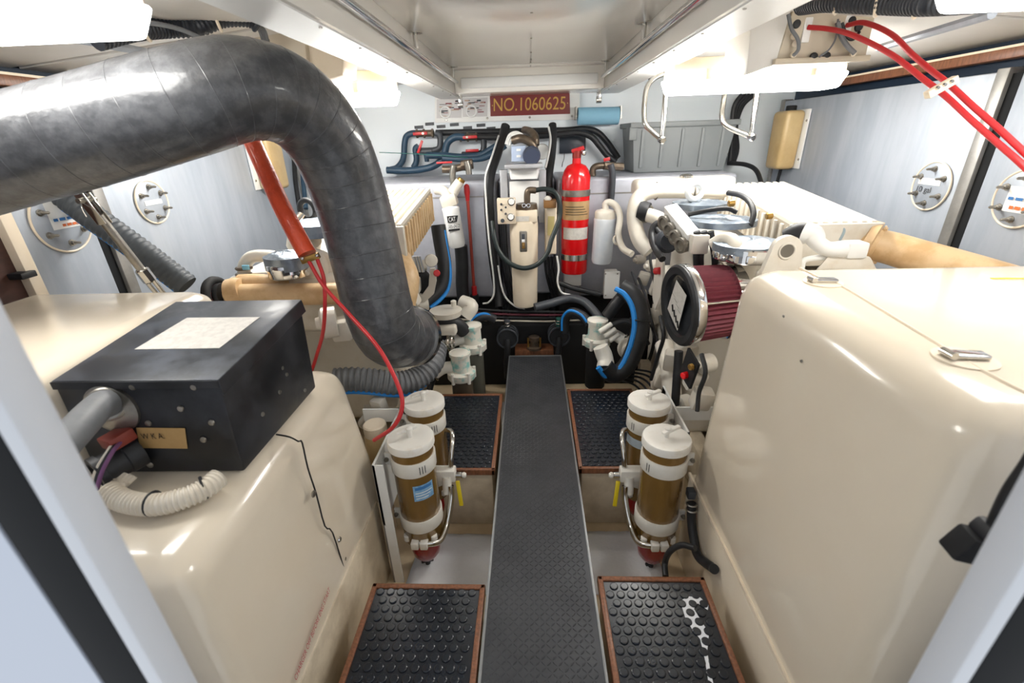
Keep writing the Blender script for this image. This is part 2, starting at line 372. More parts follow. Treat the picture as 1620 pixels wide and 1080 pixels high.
# ================================================================== WALKWAY, MATS, GENSET COVERS
wk = thing('walkway', (.016, 1.6, FLZ), 'dark treadplate walkway board down the middle of the room', 'walkway')
MB().box((-.150, .25, -.012), (.183, 2.66, -.002)).build('deck_plate', tread, wk)
mb = MB(); p = .0155; k = 0
ny = int(2.38/p); nx = int(.318/p)
for j in range(ny):
    for i in range(nx):
        x = -.150 + .014 + i*p; y = .27 + j*p; s_ = 1 if (i + j) % 2 else -1
        d = V((.0062*s_, .0062, 0)); e = V((-.0020*s_, .0020, 0)); c = V((x, y, -.002)); u = V((0,0,.0013))
        q = [c-d*1.0, c-e, c+d*1.0, c+e]; q = q if s_ > 0 else q[::-1]
        mb.add(q + [c - d*.5 + u, c + d*.5 + u], [(0,1,4),(1,5,4),(1,2,5),(2,3,5),(3,4,5),(3,0,4)])
tag(mb.build('tread_lugs', tread, wk, 20), kind='stuff')
for x in (-.150, .183): MB().box((x-.004, .25, -.014), (x+.004, 2.66, .001), .001).build('edge_strip', tread_edge, wk)
MB().box((-.150, 2.652, -.014), (.183, 2.664, .001), .001).build('edge_strip', tread_edge, wk)
for x in (-.125, .125): MB().box((x, .3, FLZ), (x+.03, 2.64, -.012)).build('bearer', cream_dirty, wk)
def mat_box(name, x0, x1, y0, y1, label, top=-.002, boxed=True):
    t = thing(name, ((x0+x1)/2, (y0+y1)/2, FLZ), label, 'floor mat', 'studded rubber floor mats')
    f = .017
    MB().box((x0, y1-f, top-.03), (x1, y1, top), .004).build('frame_rail', wood, t)
    MB().box((x0, y0, top-.03), (x1, y0+f, top), .004).build('frame_rail', wood, t)
    MB().box((x0, y0, top-.03), (x0+f, y1, top), .004).build('frame_rail', wood, t)
    MB().box((x1-f, y0, top-.03), (x1, y1, top), .004).build('frame_rail', wood, t)
    MB().box((x0+f*.8, y0+f*.8, top-.02), (x1-f*.8, y1-f*.8, top-.006)).build('rubber_sheet', rubber_mat, t)
    mb = MB(); pt = .0325; ry = pt*.866; j = 0; y = y0+f+.016
    while y < y1-f-.01:
        x = x0+f+.015 + (pt/2 if j % 2 else 0)
        while x < x1-f-.012:
            mb.lathe((x, y, top-.006), (0,0,1), [(.0132,0),(.0122,.003),(.0098,.0042)], 14); x += pt
        y += ry; j += 1
    tag(mb.build('moulded_studs', rubber_mat, t, 25), kind='stuff')
    MB().box((x0+.012, y0+.012, FLZ), (x1-.012, y1-.012, top-.03), .012).build('box_step', cream_dirty, t)
    return t
mat_box('floor_mat', -.525, -.160, .55, 1.005, 'wood-framed studded mat in front of the left genset cover')
nr = mat_box('floor_mat', .200, .540, .55, 1.040, 'wood-framed studded mat with a white splash near the right cover')
mat_box('floor_mat', -.512, -.168, 1.55, 2.19, 'wood-framed studded mat behind the left pair of filters')
mat_box('floor_mat', .192, .552, 1.56, 2.235, 'wood-framed studded mat behind the right pair of filters')
# dried white splash on the near right mat
def blob(pts, z): return MB().prism([V((a, b, z)) for a, b in pts], (0,0,.0005))
L_ = [PZ(px, py, -.004) for px, py in ((1076,950),(1088,942),(1108,944),(1121,956),(1120,964),(1104,953),(1098,962),(1112,985),(1122,1000),(1119,1030),(1124,1060),(1130,1085),(1122,1085),(1116,1045),(1108,1010),(1094,992),(1084,975),(1080,962))]
blob([(v.x, v.y) for v in L_], -.0066).build('dried_splash', pad, nr)
# absorbent pads lying on the bilge floor
def sheet(name, pts, z, label):
    n = 10; a,b,c,d = [V(p) for p in pts]; vs = []; fs = []; random.seed(len(label))
    for i in range(n+1):
        for j in range(n+1):
            u, w_ = i/n, j/n; q = a*(1-u)*(1-w_) + b*u*(1-w_) + c*u*w_ + d*(1-u)*w_
            q.z = z + .004 + random.uniform(0, .006); vs.append(q)
    fs = [(i*(n+1)+j, (i+1)*(n+1)+j, (i+1)*(n+1)+j+1, i*(n+1)+j+1) for i in range(n) for j in range(n)]
    o = MB().add(vs, fs).build(name, pad, None, 180); o.modifiers.new('thickness', 'SOLIDIFY').thickness = .003
    return tag(o, label, 'pad', 'absorbent pads on the bilge floor')
sheet('absorbent_pad', ((-.52,1.24,0),(-.16,1.20,0),(-.17,1.50,0),(-.5,1.50,0)), FLZ, 'white absorbent pad below the left filter pair')
sheet('absorbent_pad', ((.2,1.2,0),(.52,1.28,0),(.5,1.52,0),(.2,1.52,0)), FLZ, 'white absorbent pad below the right filter pair')
sheet('absorbent_pad', ((-.40,2.24,0),(-.17,2.24,0),(-.17,2.62,0),(-.34,2.60,0)), FLZ, 'white absorbent pad left of the walkway far end')
sheet('absorbent_pad', ((.2,2.26,0),(.42,2.26,0),(.42,2.55,0),(.22,2.55,0)), FLZ, 'white absorbent pad right of the walkway far end')
# ------------------------------------------------------------------ right genset cover
rg = thing('genset_cover', (1.0, .95, FLZ), 'cream fibreglass generator cover filling the right foreground', 'generator cover')
def rounded(corners, bev, seg=5): return MB().hexa(corners, bev, seg)
rounded([(.605,.52,.0),(1.62,.52,.0),(1.62,1.45,.0),(.605,1.45,.0),(.600,.50,.94),(1.62,.50,.94),(1.62,1.325,.94),(.600,1.325,.94)], .085, 7).build('cover_shell', cream, rg)
MB().box((.60, .50, FLZ), (1.6, 1.42, .088), .006).build('plinth', cream, rg)
MB().box((.597, .50, .085), (.606, 1.42, .097)).build('plinth_seam', tan_unit, rg)
# lid seam and two latches along the top
sm = [PZ(px, py, .9405) for px, py in ((1265,424),(1300,441),(1330,452),(1490,548),(1570,595),(1640,630))]
MB().tube([p_+V((0,0,.0002)) for p_ in sm], .0035, 6, 4).build('lid_seam', tan_unit, rg)
for px, py, q in ((1302,446,.055),(1526,566,.055)):
    c = PZ(px, py, .942)
    lt = MB().lathe(c + V((0,0,-.006)), (0,0,1), [(q*.8,0),(q*.8,.0065),(q*.7,.007)], 24); lt = lt.build('latch_recess', tan_unit, rg)
    m_ = MB().obox(c + V((0,0,.006)), (q*1.1, q*.45, .009), (1,-.12,0), (0,1,0), .003); m_.cyl(c + V((-q*.5,-.012,.008)), c + V((-q*.5,.014,.008)), .007, n=10); m_.build('latch', steel, rg)
quad(PZ(1570, 441, .9412), PZ(1640, 441, .9412)-PZ(1570, 441, .9412), (0,.007,0)).build('yellow_tape', yellow, rg)
for px, py in ((1268,571), (1240,500)):
    MB().lathe(PX(px, py, .599), (-1,0,0), [(.004,0),(.003,.002)], 10).build('screw', steel_dull, rg)
# power plug hanging by the door on the right
pl = thing('hanging_plug', PY(1528, 868, .455), 'black cable with a square connector hanging by the right jamb', 'cable')
MB().tube([PY(1700,600,.43), PY(1640,720,.435), PY(1600,780,.44), PY(1572,838,.447)], .0095, 10).build('cable', black, pl)
c = PY(1548, 853, .45); d = (PY(1508,888,.455) - PY(1572,838,.447)).normalized()
MB().obox(c - d*.018, (.022,.03,.026), d, (0,1,0), .005).build('strain_relief', black, pl)
MB().obox(c + d*.012, (.042,.03,.045), d, (0,1,0), .004).build('connector', blackmat, pl)
# ------------------------------------------------------------------ left genset cover: low tier plus higher tier outboard
lg = thing('genset_cover', (-1.0, 1.0, FLZ), 'cream generator cover on the left carrying the black control box', 'generator cover')
rounded([(-1.35,.50,-.03),(-.600,.50,-.03),(-.600,1.445,-.03),(-1.35,1.445,-.03),(-1.35,.52,.612),(-.625,.52,.612),(-.645,1.365,.612),(-1.35,1.365,.612)], .075, 7).build('cover_shell', cream, lg)
rounded([(-1.66,.72,.10),(-1.02,.72,.10),(-1.02,1.42,.10),(-1.66,1.42,.10),(-1.66,.76,.880),(-1.03,.76,.880),(-1.03,1.40,.880),(-1.66,1.40,.880)], .06, 6).build('raised_section', cream, lg)
MB().box((-1.6, .5, FLZ), (-.597, 1.32, .05), .01).build('plinth', cream_dirty, lg)
# panel joint across the side, two-step like the moulding, and its recessed ledge
jt = [PX(px, py, -.608) for px, py in ((478,700),(487,740),(500,780),(514,832),(526,842),(546,905))]
top = [PZ(px, py, .613) for px, py in ((437,687),(458,691),(472,698))]
MB().tube(top + jt, .0022, 6, 3).build('panel_joint', blackmat, lg)
for px, py in ((495,781),): MB().lathe(PX(px,py,-.609), (1,0,0), [(.010,0),(.010,.004),(.005,.006)], 8).build('clip', steel_dull, lg)
for px, py in ((537,853),(545,884)): MB().lathe(PX(px,py,-.611), (1,0,0), [(.009,0),(.007,.004),(.001,.006)], 12).build('screw', steel, lg)
a = PX(467,1077,-.601); b_ = PX(521,934,-.601)
text('red_lettering', 'CHARGER OFF BEFORE ENG START', a, b_-a, V((0, -.002, .02)), redink, lg, .003)
# ------------------------------------------------------------------ black control box
bb = thing('control_box', (-.85, 1.0, .612), 'black metal control box resting on the left generator cover', 'control box')
B = [(-1.022,.808,.613),(-.668,.812,.613),(-.668,1.20,.613),(-1.022,1.20,.613),(-1.022,.812,.852),(-.658,.812,.852),(-.655,1.20,.893),(-1.022,1.20,.893)]
MB().hexa(B, .006, 2).build('case', boxblack, bb)
up = lambda p, d: V(p) + V((0,0,d))
lid = [V((-1.021,.809,.853)),V((-.655,.809,.853)),V((-.652,1.203,.894)),V((-1.021,1.203,.894))]
MB().hexa([up(p,-.003) for p in lid] + [up(p,.004) for p in lid], .003, 2).build('lid', boxtop, bb)
MB().hexa([(-.657,.808,.82),(-.652,.808,.82),(-.648,1.206,.86),(-.654,1.206,.86)] + [up(lid[1],.002)+V((-.004,0,0)), up(lid[1],.002), up(lid[2],.002), up(lid[2],.002)+V((-.004,0,0))], .001, 1).build('lid_flange', boxblack, bb)
MB().box((-1.021,.806,.838), (-.656,.811,.855)).build('lid_lip', boxblack, bb)
def on_lid(px, py):
    n = (lid[1]-lid[0]).cross(lid[3]-lid[0]); r = _ray(px, py); t = (lid[0] + V((0,0,.0042)) - CAM).dot(n)/r.dot(n); return CAM + r*t
q = [on_lid(*p_) for p_ in ((213,553),(347,551),(411,502),(296,503))]
MB().prism(q, (0,0,.0012)).build('paper_label', labelgrey, bb)
for px, py in ((210,612),(307,612),(286,646),(235,669),(335,668),(238,735),(322,695)):
    MB().lathe(PY(px,py,.809), (0,-1,0), [(.0075,0),(.0065,.003),(.002,.004)], 10).build('screw', steel_dull, bb)
for px, py in ((386,575),(446,582),(453,592),(442,620),(415,655),(482,617)):
    MB().lathe(PX(px,py,-.663), (1,0,0), [(.006,0),(.005,.003)], 10).build('screw', steel_dull, bb)
quad(PY(222,708,.809), PY(297,709,.809)-PY(222,708,.809), PY(216,676,.809)-PY(222,708,.809), .001).build('masking_tape', tape, bb)
a = PY(226,694,.806); text('tape_writing', 'W K A.', a, PY(262,693,.806)-a, V((0,0,.015)), ink, bb, .0015)
# round bolted port, grey conduit pipe, red plug, black socket
MB().lathe(PY(180,645,.812), (0,-1,0), [(.058,0),(.058,.008),(.045,.012)], 28).build('port_flange', steel_dull, bb)
MB().tube([PY(175,640,.812), PY(160,640,.77), PY(120,680,.66), PY(60,745,.55)], .028, 20, 5).build('grey_conduit', hose_grey, bb)
MB().torus(PY(168,640,.795), (PY(160,640,.77)-PY(120,680,.66)), .032, .007, 28, 8).build('hose_clamp', steel_dull, bb)
MB().obox(PY(186,693,.785), (.05,.05,.028), (1,-.4,.1), (.4,1,.1), .004).build('red_plug', mat('rust_plug','#8C3A2E',.5), bb)
for k, mt_ in enumerate((loomwhite, black, mat('purple_wire','#7A4E78',.5))):
    MB().tube([PY(180+5*k,700,.77), PY(170+4*k,715,.74), PY(152+5*k,745,.72), PY(145+4*k,775,.70)], .004, 8).build('wire', mt_, bb)
MB().lathe(PY(222,712,.806), (-.55,-1,-.08), [(.036,0),(.036,.03),(.033,.032),(.033,.07),(.038,.071),(.038,.085),(.028,.086),(.028,.05)], 28).build('socket', black, bb)
# corrugated white wiring loom
wlm = thing('wiring_loom', PZ(240,780,.62), 'white corrugated wiring loom curling below the black control box', 'cable')
LP = [PY(205,752,.735), PZ(172,778,.655), PZ(200,793,.646), PZ(245,798,.643), PZ(290,788,.643), PZ(325,772,.643), PZ(345,756,.643)]
MB().tube(LP[1:], .021, 16, 8, rib=(.0085,.0018)).build('corrugated_sleeve', loomwhite, wlm)
for k in range(5):
    MB().tube([PY(190+6*k,745+2*k,.752), PY(180+5*k,758+2*k,.735), PZ(178+4*k,768,.66)], .0055, 8).build('wire', loomwhite, wlm)
for k, (px,py) in enumerate(((242,796),(322,771),(180,783))):
    c = PZ(px,py,.642); d = [(1,-.05,0),(1,.9,0),(.6,-1,0)][k]; MB().torus(c, d, .0225, .0035, 20, 6).build('cable_tie', black, wlm)
# ================================================================== BIG EXHAUST HOSE, FILTERS
eh = thing('exhaust_hose', PT(603,560,1.62), 'huge black fabric-wrapped exhaust hose arching across the left side', 'hose')
HP = [(-225,306,1.05),(-160,290,1.05),(0,246,1.07),(150,206,1.08),(290,165,1.10),(385,143,1.16),(462,163,1.26),(520,226,1.38),(556,316,1.49),(582,415,1.56),(600,490,1.61),(620,530,1.70),(652,532,1.86)]
HPTS = [PT(*p) for p in HP]
MB().tube(HPTS, .118, 40, 10).build('hose_body', hose_mat, eh)
def along(pts, t, n=200):       # point and direction at fraction t of a smooth path
    P = [pts[0]*2-pts[1]] + pts + [pts[-1]*2-pts[-2]]; k = t*(len(pts)-1); i = min(int(k), len(pts)-2); q = k-i
    a,b,c,d = P[i:i+4]; f_ = lambda q: .5*((2*b)+(c-a)*q+(2*a-5*b+4*c-d)*q*q+(3*b-a-3*c+d)*q**3)
    return f_(q), (f_(min(q+.01,1.01))-f_(q-.01)).normalized()
# overlapping turns of the fabric wrap show as thin raised edges
for k in range(29):
    p_, d_ = along(HPTS, .03 + .94*k/28); d_ = (d_ + V((.02*math.sin(k*3), .02*math.cos(k*2), .03*math.sin(k)))).normalized()
    MB().torus(p_, d_, .1175, .0014, 48, 6).build('wrap_edge', hose_mat, eh)
e = along(HPTS, 1.0); MB().lathe(e[0]-e[1]*.02, e[1], [(.125,0),(.125,.03),(.120,.031)], 36).build('end_clamp', steel, eh)
# red sleeved lines hanging from the hose, clamp, two red cables
rs = thing('red_sleeve_line', PT(488,408,1.5), 'orange-red braided sleeve hanging below the black hose with two red cables', 'cable')
S = [PT(398,222,1.42), PT(420,270,1.43), PT(450,335,1.44), PT(486,402,1.45)]
MB().tube(S, [.026,.027,.028,.029], 18, 6).build('braided_sleeve', sleeve, rs)
MB().obox(PT(491,408,1.45), (.06,.02,.02), PT(505,402,1.45)-PT(475,412,1.45), (0,0,1), .003).build('clamp_block', brass, rs)
for px in (479,502): MB().lathe(PT(px,409-(px-479)*.2,1.435), RW[2]*-1, [(.006,0),(.005,.006),(.001,.008)], 8).build('bolt', steel, rs)
MB().tube([PT(488,412,1.45),PT(512,452,1.43),PT(555,500,1.38),(PT(600,552,1.33)),PT(630,610,1.3),PT(636,645,1.3),PT(622,675,1.33),PT(592,696,1.4)], .0062, 10).build('red_cable', redcable, rs)
MB().tube([PT(502,410,1.45),PT(512,440,1.46),PT(514,480,1.47),PT(511,525,1.54),PT(500,565,1.66),PT(492,590,1.72)], .0062, 10).build('red_cable', redcable, rs)
# stainless turnbuckle and ribbed grey hose behind the left cover
tb = thing('turnbuckle', PT(245,452,1.75), 'stainless turnbuckle rod slanting down behind the left cover', 'turnbuckle')
A, Bq = PT(137,316,1.40), PT(275,492,1.66)
MB().tube([Bq, V((-1.29,1.80,.58))], .008, 8).build('lower_anchor', steel_dull, tb)
MB().cyl(A.lerp(Bq,.12), A.lerp(Bq,.62), .013, n=14).build('upper_rod', steel_dull, tb)
MB().cyl(A.lerp(Bq,.58), A.lerp(Bq,.70), .021, n=8, ch=.004).build('lock_nut', steel, tb)
dd = (Bq-A).normalized(); sd = dd.cross(V((0,1,0))).normalized()*.013
for s_ in (-1,1): MB().cyl(A.lerp(Bq,.68)+sd*s_, Bq+sd*s_, .0075, n=10).build('frame_bar', steel, tb)
for s_ in (-1,1): MB().obox(A+dd*.03+V((0,.012*s_,0)), (.10,.005,.03), dd, (0,1,0), .002).build('fork', steel, tb)
MB().cyl(A+V((0,-.03,0)), A+V((0,.03,0)), .008, n=10).build('clevis_pin', steel_dull, tb)
MB().tube([PT(127,316,1.39),PT(130,330,1.39),PT(137,343,1.39)], .0015, 6).build('split_pin', steel, tb)
gh = thing('ribbed_hose', PT(300,455,1.95), 'flat grey ribbed hose with blue edge slanting behind the turnbuckle', 'hose')
G = [PT(70,285,1.62),PT(150,345,1.66),PT(230,402,1.72),PT(296,452,1.77)]
MB().tube(G, .045, 20, 8, rib=(.02,.002)).build('hose_body', mat('dark_ribbed','#4E5358',.5,0,.4,'#3A3E42',9), gh)
MB().tube([p_ + (-RW[1]*.038 - RW[0]*.024) for p_ in G], .005, 8).build('blue_edge', blue, gh)
# ------------------------------------------------------------------ fuel filter pairs
def make_filter(label, sx, front=True):
    t = thing('fuel_filter', (0,0,0), label, 'fuel filter', 'twin fuel filters', local=True)
    MB().lathe((0,0,0), (0,0,1), [(.074,-.155),(.078,-.15),(.0775,.29)], 36).build('canister', amber, t)
    MB().lathe((0,0,.287), (0,0,1), [(.079,0),(.085,.003),(.085,.027),(.082,.032),(.055,.034),(.05,.0325),(0,.0325)], 40).build('lid', cap_white, t)
    h = MB().cyl((0,0,.315), (0,0,.352), .009, n=12); h.obox((.012*sx,0,.348), (.075,.016,.012), (1,.5,.12), (0,1,0), .004); h.lathe((0,0,.345),(0,0,1),[(.012,0),(.012,.012),(.006,.016)],12)
    h.build('tee_handle', cap_white, t)
    for z0, z1 in ((.192,.252),(-.075,-.018)):
        bnd = MB().lathe((0,0,z0), (0,0,1), [(.0815,0),(.083,.003),(.083,z1-z0-.003),(.0815,z1-z0)], 40)
        bnd = bnd.build('clamp_band', pvc, t)
        MB().obox((sx*.088,0,(z0+z1)/2), (.038,.012,z1-z0-.006), (1,0,0), (0,1,0), .004).build('clamp_ear', pvc, bnd)
        MB().lathe((sx*.099,-.006,(z0+z1)/2), (0,-1,0), [(.009,0),(.009,.006),(.006,.012)], 8).build('bolt', steel_dull, bnd)
    hd = MB().lathe((0,0,-.165), (0,0,1), [(.056,.020),(.068,.028),(.070,.055),(.077,.088)], 36)
    for a in range(4):
        q = math.pi/4 + a*math.pi/2; hd.cyl((math.cos(q)*.074,math.sin(q)*.074,-.135),(math.cos(q)*.074,math.sin(q)*.074,-.105),.014,n=12,ch=.003)
    hd.build('filter_head', cap_white, t)
    for a in range(4):
        q = math.pi/4 + a*math.pi/2; MB().lathe((math.cos(q)*.074,math.sin(q)*.074,-.133), (0,0,-1), [(.009,0),(.009,.008),(.005,.012)], 6).build('bolt', steel_dull, t)
    MB().lathe((0,0,-.278), (0,0,1), [(.014,0),(.040,.008),(.054,.03),(.060,.065),(.060,.14)], 32).build('sediment_bowl', redbowl, t)
    d = MB().cyl((0,-.01,-.313),(0,-.01,-.270),.011,n=10); d.obox((0,-.012,-.295),(.05,.012,.014),(1,.3,0),(0,1,0),.003); d.cyl((.02*sx,0,-.275),(.03*sx,0,-.305),.006,n=8)
    d.build('drain_valve', black, t)
    return t
def filt(x, y, z, sx, label):
    f_ = make_filter(label, sx); f_.location = (x, y, z); return f_
fl1 = filt(-.447, 1.35, 0, -1, 'amber fuel filter with a blue label, nearest of the left pair')
fl2 = filt(-.452, 1.60, 0, -1, 'amber fuel filter standing behind the blue-labelled one')
fr1 = filt(.472, 1.35, -.005, 1, 'amber fuel filter beside the right generator cover, nearer one')
fr2 = filt(.470, 1.60, -.005, 1, 'amber fuel filter behind the nearer right one, with pale band')
def curved_label(par, a0, a1, z0, z1, material, name='label', r=.0790):
    vs=[]; n=10
    for i in range(n+1):
        q = math.radians(a0+(a1-a0)*i/n)
        for z in (z0,z1): vs.append((math.cos(q)*r, math.sin(q)*r, z))
    o = MB().add(vs, [(2*i,2*i+2,2*i+3,2*i+1) for i in range(n)]).build(name, material, par, 60); return o
lb = curved_label(fl1, -85, -28, .085, .155, mat('blue_label','#8DBBDD',.5,0,.5,'#3F78B0',60)); curved_label(fl1, -80, -33, .135, .148, blueink, 'label_print', .0794)
for k in range(3): curved_label(fl1, -80, -45+6*k, .095+.012*k, .099+.012*k, paper, 'label_print', .0794)
curved_label(fr2, -175, -5, .125, .165, mat('pale_label','#B8C4CC',.5,0,.4,'#93A3AE',50))
for f_, a0 in ((fl1,-62),(fl2,-62),(fr1,-150),(fr2,-150)):
    for k in range(2 if a0 < -100 else 3): curved_label(f_, a0+k*7, a0+k*7+2, .205, .238, ink, 'band_mark', .0836)
# manifold, valve and pipes between each pair
def manifold(s_, x, label):
    t = thing('filter_manifold', (x, 1.48, FLZ), label, 'manifold', 'filter pipework')
    i = -s_
    MB().box((min(x+i*.02,x+i*.125),1.455,.012),(max(x+i*.02,x+i*.125),1.50,.068),.006).build('valve_block', pvc, t)
    MB().lathe((x+i*.09,1.455,.02),(0,-.3,-1),[(.018,-.02),(.020,0),(.018,.05),(.012,.055)],16).build('union', pvc, t)
    P = V((x+i*.108,1.44,.01))
    MB().tube([P, P+V((0,-.02,-.05)), V((x+i*.095,1.37,-.11)), V((x+i*.078,1.30,-.135)), V((x+i*.045,1.275,-.128)), V((x-i*.0,1.272,-.125))], .0125, 12).build('steel_pipe', steel, t)
    for k in (0,1): MB().obox((x-i*(.035*k-.02),1.268,-.125),(.030,.032,.034),(1,0,0),(0,1,0),.005).build('elbow_fitting', cap_white, t)
    MB().tube([V((x+i*.105,1.485,.065)), V((x+i*.11,1.50,.12)), V((x+i*.112,1.545,.165)), V((x+i*.10,1.585,.175)), V((x+i*.07,1.60,.17))], .0105, 12).build('steel_pipe', steel, t)
    MB().cyl((x+i*.12,1.475,.035),(x+i*.152,1.475,.035),.013,n=14,ch=.003).build('valve_stem', steel, t)
    MB().lathe((x+i*.152,1.475,.035),(i,0,0),[(.011,0),(.013,.008),(.008,.016)],12).build('stem_nut', pvc, t)
    lv = V((x+i*.146,1.462,.03)); MB().obox(lv+V((-i*.006,-.022,-.06)),(.017,.007,.11),(1,0,.12*i),(0,1,-.28),.003).build('lever', yellow, t)
manifold(-1, -.447, 'white valve block with yellow lever between the left filters')
manifold(1, .472, 'white valve block with yellow lever between the right filters')
# bracket plates carrying the filters
for sg, x, y0, y1, lab in ((-1,-.565,1.26,1.70,'white upright bracket plate behind the left filters'),(1,.585,1.45,1.80,'white upright bracket plate behind the right filters')):
    t = thing('filter_bracket', (x, 1.5, FLZ), lab, 'bracket', 'filter brackets')
    MB().box((x-.004,y0,-.02),(x+.004,y1,.262)).build('back_plate', white, t)
    MB().prism([(x,y0,FLZ),(x,y0+.05,FLZ),(x,y0+.05,.26),(x,y0,.262)], (sg*.006,0,0)).build('leg', alu_post, t)
    MB().box((min(x,x-sg*.035),y0,FLZ),(max(x,x-sg*.035),y0+.006,.26)).build('leg_flange', white, t)
    MB().box((x-.004,y1-.05,FLZ),(x+.004,y1,.26)).build('leg', alu_post, t)
    MB().box((min(x,x+sg*.16),1.62,.20),(max(x,x+sg*.16),1.628,.262)).build('cross_web', white, t)
# small yellowed cap jar behind the left bracket
cj = thing('fluid_bottle', (-.66,1.5,.05), 'small cream capped bottle between left cover and filters', 'bottle')
MB().lathe((-.655,1.55,.02),(0,0,1),[(.05,0),(.05,.16),(.04,.185)],24).build('bottle_body', jug, cj)
MB().lathe((-.655,1.55,.20),(0,0,1),[(.045,-.02),(.047,0),(.047,.035),(.042,.04),(0,.041)],28).build('cap', tan_unit, cj)
MB().cyl((-.655,1.55,FLZ),(-.655,1.55,.02),.02,n=10).build('stand', cream_dirty, cj)
# black elbow and hose beside the near right filter
bh = thing('drain_hose', PX(1090,800,.56), 'black hose with dark elbow fitting hugging the right cover plinth', 'hose')
MB().obox(PX(1093,780,.575),(.03,.035,.035),(1,0,0),(0,1,0),.006).build('elbow_fitting', darkgrey, bh)
for k in (0,1): MB().torus(PX(1094,797+9*k,.575),(0,.15,1),.0165,.004,18,6).build('hose_clamp', steel_dull, bh)
MB().tube([PX(1094,795,.575),PX(1094,825,.578),PX(1098,855,.58),PX(1105,880,.58),PX(1130,900,.58)], .016, 14).build('hose_body', black, bh)
MB().tube([PX(1100,867,.53),PX(1078,862,.5),PX(1060,872,.47),PX(1052,890,.46),PX(1053,912,.45)], .0105, 12).build('thin_hose', black, bh)
# ================================================================== FAR BULKHEAD
# aluminium tanks standing in front of the bulkhead
def tank(name, x0, x1, y0, label, z0=.285, z1=1.055):
    t = thing(name, ((x0+x1)/2, y0+.3, z0), label, 'tank', 'tanks along the far bulkhead')
    MB().box((x0, y0, z0), (x1, YB-.02, z1), .022, 4).build('tank_body', alu_tank, t)
    MB().box((x0+.01, y0-.003, .955), (x1-.01, y0+.003, .963)).build('weld_seam', alu_post, t)
    for x in (x0+.02, x1-.02): MB().box((x-.004, y0-.002, z0+.03), (x+.004, y0+.004, z1-.03)).build('weld_seam', alu_post, t)
    MB().box((x0+.03, y0+.06, FLZ), (x1-.03, YB-.03, z0)).build('recess_shade_base', blackmat, t)  # black base, shade of the recess under the tanks put into its colour
    return t
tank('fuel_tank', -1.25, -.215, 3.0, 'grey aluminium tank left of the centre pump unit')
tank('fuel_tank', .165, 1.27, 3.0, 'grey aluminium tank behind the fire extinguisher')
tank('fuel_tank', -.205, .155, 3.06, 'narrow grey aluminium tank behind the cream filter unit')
# number board with two photographs
nb = thing('number_board', PY(800,192,YB), 'white panel on the bulkhead with photos and a red number plate', 'sign')
a, b_, c, d = PY(688,194,3.578), PY(917,189,3.578), PY(917,144,3.578), PY(688,150,3.578)
MB().prism([a,b_,c,d], (0,.02,0)).build('backing_panel', white, nb)
q = [PY(*p,3.574) for p in ((776,184),(902,180),(901,146.5),(775,149.5))]
MB().prism(q, (0,.006,0)).build('red_plate', signred, nb)
o_ = PY(781,176,3.572); u_ = PY(894,173,3.572)-o_; text('number_lettering', 'NO.1060625', o_, u_, PY(781,155.5,3.572)-o_, gold, nb, .002)
for px, py in ((779,167),(898,163)): MB().lathe(PY(px,py,3.573),(0,-1,0),[(.004,0),(.003,.002)],8).build('dot', gold, nb)
for px, py in ((706,190),(771,187),(838,185.5),(905,183.5)): MB().lathe(PY(px,py,3.577),(0,-1,0),[(.008,0),(.006,.004)],10).build('screw', steel_dull, nb)
random.seed(11)
for (x0,y0,x1,y1) in ((691,157,730,187),(732,155,771,185)):
    o_ = PY(x0,y1,3.577); U_ = PY(x1,y1-1,3.577)-o_; W_ = PY(x0,y0,3.577)-o_
    ph = quad(o_, U_, W_, .002).build('photo_print', mat('photo_ground','#C9C6C6',.4), nb)
    cols = [mat('photo_dark','#2C3038',.5), mat('photo_red','#7A2F34',.5), mat('photo_skin','#B39A86',.5), paper]
    for k in range(16):
        mb = MB(); s0 = V((random.uniform(.05,.75), random.uniform(.08,.85), 0)); ln = random.uniform(.12,.35); hh = random.uniform(.03,.09)
        pp = o_ + U_*s0.x + W_*s0.y + V((0,-.003,0)); mb.prism([pp, pp+U_*min(ln,.97-s0.x), pp+U_*min(ln,.97-s0.x)+W_*hh, pp+W_*hh], (0,-.0008-.0001*k,0)); mb.build('photo_detail', cols[k % 3], ph)
    ring = MB().torus(o_ + U_*.35 + W_*.3 + V((0,-.004,0)), (0,1,0), .035, .006, 24, 6).build('photo_detail', paper, ph)
for k,(px,py) in enumerate(((663,201),(680,196),(698,200),(719,197),(740,202),(761,198),(777,203))):
    o_ = PY(px-7,py+3,3.597); tag(quad(o_, (PY(px+7,py+2,3.597)-o_), V((0,0,.02)), .002).build('valve_tag', darkgrey), 'small dark engraved tag above the bulkhead valves, number %s from the left' % ('one','two','three','four','five','six','seven')[k], 'tag', 'engraved tags above the valves')
# blue paper towel roll
tr = thing('paper_towel_roll', PY(947,197,3.52), 'blue paper towel roll on a holder beside the number board', 'towel roll')
A, Bq = PY(914,184,3.50), PY(979,183,3.50)
MB().cyl(A, Bq, .055, n=32, ch=.004).build('roll', towel, tr)
MB().cyl(A-V((.02,0,0)), Bq+V((.02,0,0)), .010, n=12).build('spindle', steel_dull, tr)
for p_ in (A-V((.012,0,0)), Bq+V((.012,0,0))): MB().box((p_.x-.004,3.48,p_.z-.02),(p_.x+.004,YB,p_.z+.06)).build('holder_arm', steel_dull, tr)
